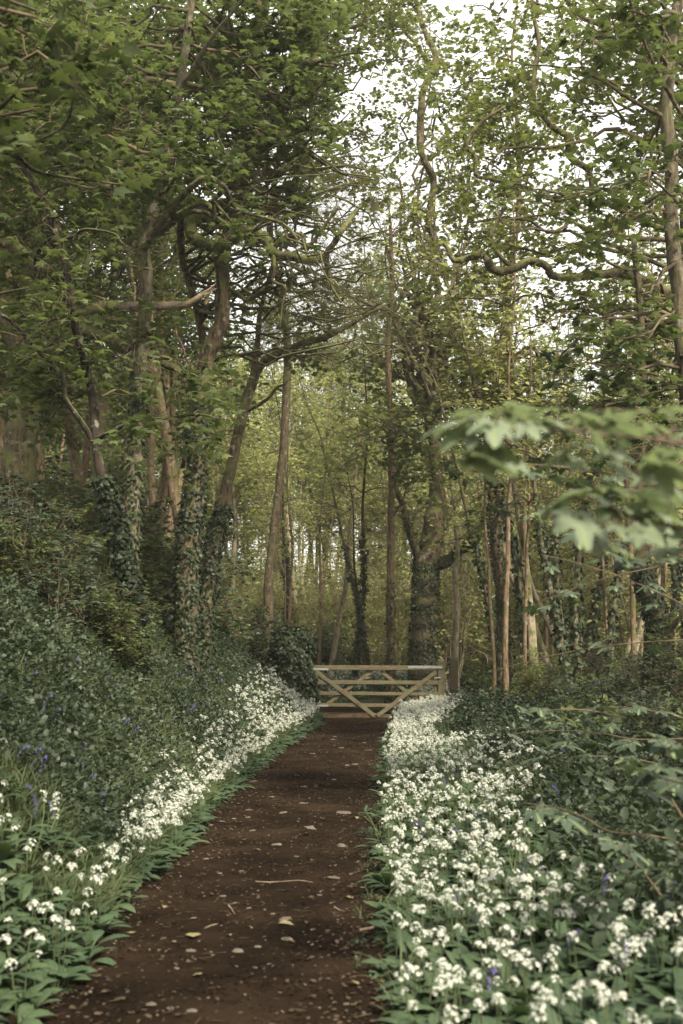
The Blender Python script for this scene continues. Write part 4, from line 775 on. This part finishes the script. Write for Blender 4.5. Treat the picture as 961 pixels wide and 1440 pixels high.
# bank leaves
CL = [clump(k, 70, .16, .14, .034, 'dia', ('bramble', 'nettle', 'bramble')[k % 3]) for k in range(4)]; CB = [clump(20 + k, 60, .35, .35, .075, 'oval', ('syc', 'bramble', 'syc_mid')[k % 3]) for k in range(3)]
def bank_pts(n, y0, y1, a, b, pw=1.0):
    y = y0 + (y1 - y0) * rs.uniform(0, 1, n) ** pw; return xl(y) - a - rs.uniform(0, 1, n) * (b - a), y
xb, yb = bank_pts(15000, 4.5, 29, .25, 5.5, 1.2)
ok = (yb > 7.8) | (xl(yb) - xb > .85); xb, yb = xb[ok], yb[ok]
mound = np.clip(wav(xb, yb, 2.6, 7), 0, 1) * .3 * sst((xl(yb) - xb - .8) / 1.0)
gn_scatter('bank_undergrowth', CL, np.stack([xb, yb, H(xb, yb) + mound * rs.uniform(0, 1, len(xb)) - .02], -1), rand_rot(len(xb), .35), rs.uniform(.6, 1.5, len(xb)), 'dense small-leaved nettles and bramble smothering the left bank', 'undergrowth')
xq = np.concatenate([rs.uniform(-26, -2.5, 7000), rs.uniform(2.5, 22, 5000), rs.uniform(-9, 10, 2500)]); yq = np.concatenate([rs.uniform(12, 60, 7000), rs.uniform(12, 60, 5000), rs.uniform(31, 60, 2500)])
ok = ((xq < xl(yq) - 2.8) | (xq > xr(yq) + 2.6)) & ~((np.abs(xq - 1) < 2.8) & (yq > 31) & (yq < 43)); xq, yq = xq[ok], yq[ok]
gn_scatter('woodland_undergrowth', CB, ground_pts(xq, yq, -.03), rand_rot(len(xq), .25), rs.uniform(.6, 1.7, len(xq)), 'leafy undergrowth covering the floor beneath the trees', 'undergrowth')
xq = rs.uniform(1.2, 5.0, 6500); yq = rs.uniform(4.2, 28, 6500); xq = xr(yq) + xq; tb = .25 * np.clip(wav(xq, yq, 1.9, 5), 0, 1)
gn_scatter('verge_undergrowth', CL + CB[1:2], ground_pts(xq, yq, tb - .02), rand_rot(len(xq), .35), rs.uniform(.5, 1.1, len(xq)), 'brambly small-leaved undergrowth right of the white flower drift', 'undergrowth')
# grass
def tuft(seed): r = np.random.default_rng(seed); return strips('tuft', [blade(r, r.uniform(.16, .34), .007, r.uniform(.05, .5), r.uniform(.6, 1.6), None, np.array([1, 1, .95, .85, .7, .4, .03]), .2, (r.normal(0, .03), r.normal(0, .03), 0)) for _ in range(16)], 'grass')
TF = [tuft(k) for k in range(4)]
ye = rs.uniform(4.2, 26, 900); xe = np.where(rs.uniform(0, 1, 900) < .5, xl(ye) + .16 - rs.uniform(0, .3, 900), xr(ye) - .14 + rs.uniform(0, .3, 900)); ok = wav(xe, ye, 3.3, 3) > -.2; xe, ye = xe[ok], ye[ok]
y = rs.uniform(6.3, 22, 3600); x = xl(y) - .02 - rs.uniform(0, 1, 3600) ** 1.2 * 1.5
yy2 = rs.uniform(5, 27, 700); xx2 = xr(yy2) + rs.uniform(0, 2.6, 700); x = np.append(x, xx2); y = np.append(y, yy2)
gn_scatter('path_edge_sprigs', TF[:2] + CL[:2] + GN_[:1], ground_pts(xe, ye, -.015), rand_rot(len(xe), .2), rs.uniform(.22, .55, len(xe)), 'small ragged sprigs and seedlings creeping over the path edges', 'seedlings')
gn_scatter('grass', TF, ground_pts(x, y, -.01), rand_rot(len(x), .2), rs.uniform(.6, 1.2, len(x)), 'long arching grass between the bluebells at the foot of the left bank', 'grass')
def bluebell(seed):
    r = np.random.default_rng(seed); t = Tubes(); P = np.array([(0, 0, 0), (.005, 0, .12), (.02, 0, .24), (.06, 0, .31), (.1, 0, .325)]); P = smooth_line(P, 3); t.add(P, np.linspace(.003, .0015, len(P)), 3)
    me = strips('bluebell', [blade(r, r.uniform(.2, .3), .01, .3, 1.2) for _ in range(4)], 'grass'); bm = bmesh.new(); bm.from_mesh(me)
    def addg(V, Fc, mi):
        vs = [bm.verts.new(tuple(v)) for v in V]
        for f in Fc: bm.faces.new([vs[i] for i in f]).material_index = mi
    addg(np.concatenate(t.V), np.concatenate(t.Q), 1)
    for k in range(8):
        p = P[len(P) - 1 - k]; c = p + np.array((.006, r.normal(0, .012), -.008)); n = 6; V = []; a = np.arange(n) * 2 * math.pi / n
        for rad, dz in ((.003, 0), (.008, -.008), (.0075, -.018), (.013, -.024)): V += [c + np.array((math.cos(t_) * rad, math.sin(t_) * rad, dz)) for t_ in a]
        addg(V, [(q * n + i, q * n + (i + 1) % n, (q + 1) * n + (i + 1) % n, (q + 1) * n + i) for q in range(3) for i in range(n)], 2)
    bm.to_mesh(me); bm.free(); me.materials.append(M['stalk']); me.materials.append(M['bell']); return me
BB = [bluebell(k) for k in range(3)]
y = 6 + 16 * rs.uniform(0, 1, 620) ** .9; d = .3 + .8 * rs.uniform(0, 1, 620); d[::3] = 9; x = xl(y) - d; ok = (wav(x, y, 2.6, 9) > -.05) & (d < 5); x, y = x[ok], y[ok]
yy2 = rs.uniform(4.8, 14, 34); xx2 = xr(yy2) + rs.uniform(.3, 1.9, 34); x = np.append(x, xx2); y = np.append(y, yy2)
gn_scatter('bluebells', BB, ground_pts(x, y, 0), rand_rot(len(x), .15), rs.uniform(.5, .75, len(x)), 'violet bluebells dotted through the grass of the left bank', 'bluebells')

# litter on the path
def curl_leaf(seed, mat, kind='lobed'):
    r = np.random.default_rng(seed); V, Fc = T_leaf(kind); V = V.copy(); V[:, 2] = V[:, 2] * 1.2 + .35 * V[:, 0] ** 2 * r.uniform(.3, 1.6) + .08; V[:, 2] -= V[:, 2].min(); return mesh_from('fallen_leaf', V, Fc, mat)
def chip(seed):
    r = np.random.default_rng(seed); t = Tubes(); P = wander(r, (0, 0, 0), (1, 0, .02), 1, 3, .15, 0); P[:, 2] = np.abs(P[:, 2]) * .4 + .03; t.add(P, [.03, .05, .045, .02], 4); return t.mesh('chip', 'chipwood')
LV = [curl_leaf(k, 'dryleaf', ('oval', 'lobed', 'dia')[k % 3]) for k in range(5)]; CH = [chip(k) for k in range(3)]
y = 4.5 + 26 * rs.uniform(0, 1, 5200) ** 1.3; e = rs.uniform(0, 1, 5200); side = rs.uniform(0, 1, 5200) < .55
f = np.where(side, np.where(rs.uniform(0, 1, 5200) < .5, e ** 2 * .3, 1 - e ** 2 * .22), e); x = xl(y) + (xr(y) - xl(y)) * f
gn_scatter('leaf_litter', LV, ground_pts(x, y, .006), rand_rot(len(x), .2), rs.uniform(.008, .034, len(x)), 'scraps of brown leaf litter strewn over the dark path', 'leaf litter')
y = 4.5 + 24 * rs.uniform(0, 1, 1500) ** 1.3; x = rs.uniform(xl(y), xr(y))
gn_scatter('twig_litter', CH, ground_pts(x, y, .006), rand_rot(len(x), .08), rs.uniform(.015, .07, len(x)), 'tiny broken twigs and bark chips strewn over the dark path', 'twig litter')
bm = bmesh.new(); bmesh.ops.create_icosphere(bm, subdivisions=1, radius=1); pe = bpy.data.meshes.new('grit'); [setattr(v, 'co', Vector((v.co.x * 1.1, v.co.y * .9, v.co.z * .5))) for v in bm.verts]; bm.to_mesh(pe); bm.free(); pe.materials.append(M['stone'])
pe2 = pe.copy(); pe2.materials[0] = M['soil']
y = 4.3 + 26 * rs.uniform(0, 1, 16000) ** 1.5; x = rs.uniform(xl(y), xr(y))
gn_scatter('path_grit', [pe] + [pe2] * 17, ground_pts(x, y, .001), rand_rot(len(x), .3), rs.uniform(.003, .011, len(x)), 'grit and crumbs of earth over the path surface', 'grit')
FL = [curl_leaf(40 + k, 'fallen', ('maple', 'oval', 'lobed')[k % 3]) for k in range(3)]
for (px, py, wpx, lab) in [(391, 1303, 26, 'curled yellow leaf lying mid path above a flat stone'), (505, 1391, 22, 'pale yellow leaf lying low right on the path'), (284, 1371, 14, 'small yellow-green leaf lying low left of mid path'), (188, 1317, 15, 'tan leaf near the left edge of the path beside the garlic'), (350, 1307, 14, 'rusty orange leaf just left of the curled yellow leaf'),
                           (272, 1317, 22, 'green fallen leaf lying left of mid path'), (325, 1319, 14, 'small green fallen leaf between the stones'), (502, 1150, 10, 'small round pale leaf at the right of the path halfway up'), (488, 1262, 10, 'small buff leaf at the right of the path'), (365, 1198, 10, 'pale leaf on the path left of a flat stone'), (232, 1277, 12, 'white-flecked leaf close to the left verge')]:
    x, y = on_ground(px, py); o = link('fallen_leaf', FL[px % 3], None, (x, y, float(H(x, y)) + .008)); s_ = wpx / F * y; o.scale = (s_, s_, s_ * .8); o.rotation_euler = (rs.normal(0, .15), rs.normal(0, .15), rs.uniform(0, 6.28)); tag(o, lab, 'leaf')
for (pts, rad, lab) in [([(505, 1312), (520, 1309), (534, 1305)], .011, 'short pale stick at the right edge of the path'), ([(470, 1274), (478, 1279), (486, 1281)], .004, 'thin dark twig lying on the right half of the path'), ([(321, 1274), (326, 1280), (330, 1287)], .005, 'crooked brown twig lying on the left half of the path'), ([(288, 1307), (298, 1303), (306, 1301)], .005, 'thin bark strip above the green fallen leaf'), ([(340, 1238), (380, 1241), (420, 1240), (440, 1243)], .004, 'long thin dark twig across the middle of the path')]:
    P = np.array([(*on_ground(*p), 0) for p in pts]); P[:, 2] = H(P[:, 0], P[:, 1]) + rad * .9 + .002; t = Tubes(); t.add(smooth_line(P, 3), np.full(3 * (len(P) - 1) + 1, rad) * np.linspace(1, .6, 3 * (len(P) - 1) + 1), 6, .12, np.random.default_rng(3)); o = link('stick', t.mesh('stick', 'deadwood', P[0]), None, tuple(P[0])); tag(o, lab, 'stick')

# ------------------------------------------------------------------ near sycamore sprays with every leaf its own part
def near_leaf_mesh(seed):
    r = np.random.default_rng(seed); na, nr = 41, 5; th = np.linspace(-2.5, 2.5, na); lob = [(0, 1.0, .40), (.80, .86, .36), (-.80, .86, .36), (1.62, .55, .34), (-1.62, .55, .34)]
    rad = np.zeros(na) + .16
    for c, L, wd in lob: rad = np.maximum(rad, L * (1 - (np.abs(th - c) / (wd * 1.22)) ** 1.35 * .62) * (np.abs(th - c) < wd * 1.3))
    rad = np.maximum(rad, .44 - .06 * np.abs(th)); rad *= 1 + .045 * np.sin(th * 30) + r.normal(0, .012, na); rad[0] = rad[-1] = .18
    V = [(0, 0, 0)]; vein = [1.0]
    for q in range(1, nr + 1):
        f = q / nr
        for t_, R_ in zip(th, rad):
            rr = R_ * f; dv = min(abs(t_ - c) for c, _, _ in lob); x, y = rr * math.sin(t_), rr * math.cos(t_)
            z = .07 * rr * min(dv / .4, 1) - .20 * rr * rr - .06 * abs(x) ** 1.5 + .015 * math.sin(7 * x + seed) * f
            V.append((x, y, z)); vein.append(max(0, 1 - dv * rr / .022) * .75)
    T = [(0, 1 + i + 1, 1 + i) for i in range(na - 1)]; Q = [(1 + q * na + i, 1 + q * na + i + 1, 1 + (q + 1) * na + i + 1, 1 + (q + 1) * na + i) for q in range(nr - 1) for i in range(na - 1)]
    Q = [(a, b, c, d) for a, b, c, d in Q]
    V = np.array(V); V[:, 1] += .0
    return mesh_from('leaf', V, [np.array([(a, c, b) for a, b, c in T]), np.array(Q)], 'syc_hero', True, {'vein': vein})
NLM = [near_leaf_mesh(k) for k in range(4)]
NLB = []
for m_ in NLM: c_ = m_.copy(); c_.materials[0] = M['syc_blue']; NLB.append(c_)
def near_spray(name, label, cat, base, twigs, leaves, seed, meshes=NLM, tmat='redtwig', pet=.055, rs0=.005):
    """twigs: list of px polylines with Y; leaves: (px,py,Y,size_px,heading_deg,pitch)"""
    r = np.random.default_rng(seed); root = link(name, None, loc=tuple(base)); tag(root, label, cat); P0 = np.array(base, float); t = Tubes(); allp = []
    for k, (pts, r0, r1) in enumerate(twigs):
        P = px_line(pts) if len(pts[0]) == 3 else np.array(pts)
        if k == 0: P = np.vstack([P0, (P0 + P[0]) / 2 + np.array((0, 0, .15)), P])
        Q = smooth_line(P, 4); tt = Tubes(); tt.add(Q, np.linspace(r0, r1, len(Q)), 6, .08, r); link('stem' if k == 0 else 'twig', tt.mesh('stem', tmat, P0), root); allp.append(Q)
    A = np.concatenate(allp); pt = Tubes()
    for (px, py, Y, sz, hd, pit) in leaves:
        c = at(px, py, Y); s_ = .88 * sz / F * Y; a = R(hd + r.normal(0, 8)); h = np.array((math.cos(a), math.sin(a), math.sin(R(pit))))   # heading in plan (0 = right, 90 = away)
        h = unit(h); nr = unit(np.array((0, 0, 1.)) + r.normal(0, .18, 3) + (np.array((0, -.9, 0)) if pit < -40 else 0)); Mx = frames(h[None], nr[None])[0]; b = c - h * s_ * .45
        o = link('leaf', meshes[r.integers(0, len(meshes))], root); o.matrix_basis = Matrix.LocRotScale(Vector(b - P0), Matrix(Mx.tolist()).to_quaternion(), Vector((s_ * r.uniform(.9, 1.1), s_, s_)))
        i = int(np.argmin(((A - b) ** 2).sum(1) + np.where(A[:, 2] < b[2] - .3, 9, 0))); d = A[i] - b
        mid = b + d * .5 - h * .01 + np.array((0, 0, .006)); pt.add(smooth_line(np.array([A[i], mid, b]), 3), np.linspace(.0016, .0011, 7), 4)
    link('petioles', pt.mesh('petioles', tmat, P0), root, kind='stuff')
    return root
Y1 = 2.7
near_spray('sycamore_bough', 'blurred near sycamore bough of broad pale leaves reaching in from the right', 'branch', (1.15, 2.5, .05),
    [([(1080, 700, Y1), (1010, 640, Y1), (961, 622, Y1), (905, 616, Y1), (850, 612, Y1), (800, 605, Y1), (745, 602, Y1), (700, 594, Y1), (668, 590, Y1)], .005, .0015),
     ([(1010, 640, Y1), (985, 610, 2.6), (950, 600, 2.6)], .003, .0015), ([(850, 612, Y1), (835, 592, 2.75), (812, 585, 2.8)], .002, .0012), ([(745, 602, Y1), (725, 618, 2.7), (700, 634, 2.7)], .002, .0012)],
    [(624, 596, Y1, 84, 190, -15), (640, 612, Y1, 74, 215, -35), (664, 598, 2.68, 56, 170, -10), (696, 606, 2.65, 66, 265, -55), (692, 578, 2.75, 58, 95, 12), (735, 580, 2.75, 66, 20, -12), (748, 604, 2.65, 46, 285, -45), (768, 592, 2.7, 56, 340, -20), (690, 650, 2.7, 92, 340, -12), (676, 636, 2.72, 60, 160, -18), (715, 640, 2.7, 46, 20, -20),
     (795, 596, 2.7, 72, 335, -25), (828, 586, 2.8, 60, 40, -5), (852, 596, 2.75, 62, 10, -14), (846, 618, 2.65, 54, 300, -40), (880, 600, 2.7, 60, 330, -20), (905, 604, 2.75, 52, 60, 0), (780, 640, 2.7, 58, 200, -25), (812, 650, 2.72, 46, 340, -25),
     (925, 646, 2.55, 84, 190, -10), (950, 665, 2.5, 92, 350, -22), (935, 680, 2.6, 70, 270, -35), (965, 640, 2.5, 80, 30, -8), (905, 670, 2.7, 50, 200, -20), (930, 600, 2.8, 56, 30, -5), (955, 610, 2.8, 60, 160, -10), (890, 580, 2.95, 44, 80, 0), (868, 640, 2.75, 52, 250, -35), (838, 640, 2.8, 44, 200, -25), (880, 660, 2.8, 46, 330, -25), (650, 580, 2.9, 44, 170, 0), (955, 575, 2.95, 50, 20, 0), (770, 575, 3.0, 40, 110, 5), (722, 658, 2.9, 44, 250, -30)], 31)
near_spray('sycamore_bough', 'lower near sycamore bough with one big leaf facing the path, right edge', 'branch', (1.3, 2.7, .05),
    [([(1100, 820, 2.9), (1030, 770, 2.9), (961, 744, 2.9), (920, 735, 2.9), (880, 724, 2.9), (840, 706, 2.9), (800, 700, 2.95), (770, 704, 3.0)], .005, .0015), ([(920, 735, 2.9), (890, 708, 2.95), (862, 690, 3)], .0025, .0013), ([(880, 724, 2.9), (850, 742, 2.85), (830, 748, 2.85)], .002, .0012)],
    [(786, 702, 2.95, 74, 185, -15), (770, 718, 2.95, 50, 205, -30), (812, 690, 3, 60, 150, 0), (820, 742, 2.8, 82, 262, -62), (846, 686, 3, 66, 80, 8), (868, 712, 2.9, 62, 300, -30), (852, 722, 2.9, 50, 240, -25), (888, 694, 2.95, 58, 20, -8), (898, 722, 2.9, 60, 320, -30), (872, 744, 2.85, 44, 280, -40), (925, 712, 2.9, 72, 10, -14), (918, 748, 2.85, 60, 290, -45), (948, 728, 2.9, 78, 340, -20), (950, 700, 2.95, 60, 60, 0), (900, 756, 2.8, 44, 250, -40), (972, 750, 2.9, 70, 300, -30), (960, 770, 2.95, 56, 200, -20), (930, 775, 3.0, 50, 240, -30), (905, 700, 3.1, 50, 90, 0), (750, 722, 3.2, 40, 200, -15), (795, 730, 3.0, 46, 230, -30), (840, 768, 3.0, 44, 280, -40), (880, 775, 3.1, 44, 320, -25), (955, 675, 3.1, 54, 60, 0), (925, 690, 3.1, 50, 120, 0)], 32)
def sapling(label, base, seed, spans, Yr, size, cat='sapling'):
    r = np.random.default_rng(seed); b = np.array((base[0], base[1], float(H(*base)) - .03)); tw = []; lv = []
    for (x0, y0, x1, y1, n) in spans:
        Yc = r.uniform(*Yr); Pn = [(x0 + (x1 - x0) * u, y0 + (y1 - y0) * u - 10 * math.sin(3.1 * u), Yc + .25 * u) for u in np.linspace(0, 1, 5)]; tw.append((Pn, .006, .0022))
        for k in range(n):
            u = r.uniform(.1, 1.05); px = x0 + (x1 - x0) * u + r.normal(0, 16); py = y0 + (y1 - y0) * u + r.normal(0, 9) + 4; lv.append((px, py, Yc + .25 * u + r.normal(0, .1), size * r.uniform(.7, 1.15), r.choice([180, 150, 210, 0, 30, 330, 270]), r.uniform(-30, -2)))
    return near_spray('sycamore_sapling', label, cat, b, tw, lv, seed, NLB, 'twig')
sapling('low sycamore sapling with a pair of broad leaves hanging over the white flowers', (1.9, 5.6), 41, [(860, 1170, 735, 1130, 5), (930, 1260, 850, 1180, 5), (960, 1150, 900, 1075, 6)], (5.3, 5.7), 44)
sapling('sycamore sapling spreading layered dark leaves level with the gate posts, right', (3.6, 8.6), 42, [(900, 1040, 700, 1035, 15), (930, 1075, 760, 1072, 13), (961, 1010, 800, 1000, 14), (880, 1010, 740, 1005, 10)], (8.0, 9.2), 30)
sapling('near sapling at the right edge with cream-edged broad leaves', (2.1, 5.0), 43, [(1000, 1120, 880, 1092, 8), (1000, 1040, 930, 1060, 6)], (4.4, 4.9), 52)
sapling('thin sapling at the right with leaves held over the ivy-wrapped foot', (3.8, 8.0), 44, [(980, 790, 750, 850, 9), (961, 900, 690, 945, 9), (980, 860, 760, 780, 8)], (7.6, 8.3), 26)

sapling('sycamore bough of smaller leaves crossing just under the blurred pale bough', (2.4, 5.4), 45, [(1000, 700, 700, 650, 12), (1000, 640, 760, 600, 10), (980, 790, 820, 760, 9)], (4.6, 5.2), 42, 'branch')
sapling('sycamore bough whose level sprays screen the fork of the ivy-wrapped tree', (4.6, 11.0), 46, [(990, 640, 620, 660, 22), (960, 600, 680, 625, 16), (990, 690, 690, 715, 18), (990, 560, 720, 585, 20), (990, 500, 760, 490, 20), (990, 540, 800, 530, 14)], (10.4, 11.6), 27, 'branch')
# ------------------------------------------------------------------ air
hb = bpy.data.meshes.new('haze'); x0, x1, y0, y1, z0, z1 = -152, 152, -10, 415, -9, 52
hb.from_pydata([(x, y, z) for x in (x0, x1) for y in (y0, y1) for z in (z0, z1)], [], [(0, 1, 3, 2), (4, 6, 7, 5), (0, 4, 5, 1), (2, 3, 7, 6), (0, 2, 6, 4), (1, 5, 7, 3)])
hm, nt = newmat('haze_air'); pv = N(nt, 'ShaderNodeVolumePrincipled'); pv.inputs['Color'].default_value = (.93, .95, .86, 1); pv.inputs['Density'].default_value = .0006; pv.inputs['Anisotropy'].default_value = .3
o = N(nt, 'ShaderNodeOutputMaterial'); nt.links.new(pv.outputs[0], o.inputs['Volume']); hb.materials.append(hm)
hz = link('haze', hb); tag(hz, 'faint pale woodland haze filling the air', 'haze', kind='stuff')
print('tris', sum(len(m.loops) - 2 * len(m.polygons) for m in bpy.data.meshes), 'objs', len(scene.objects))
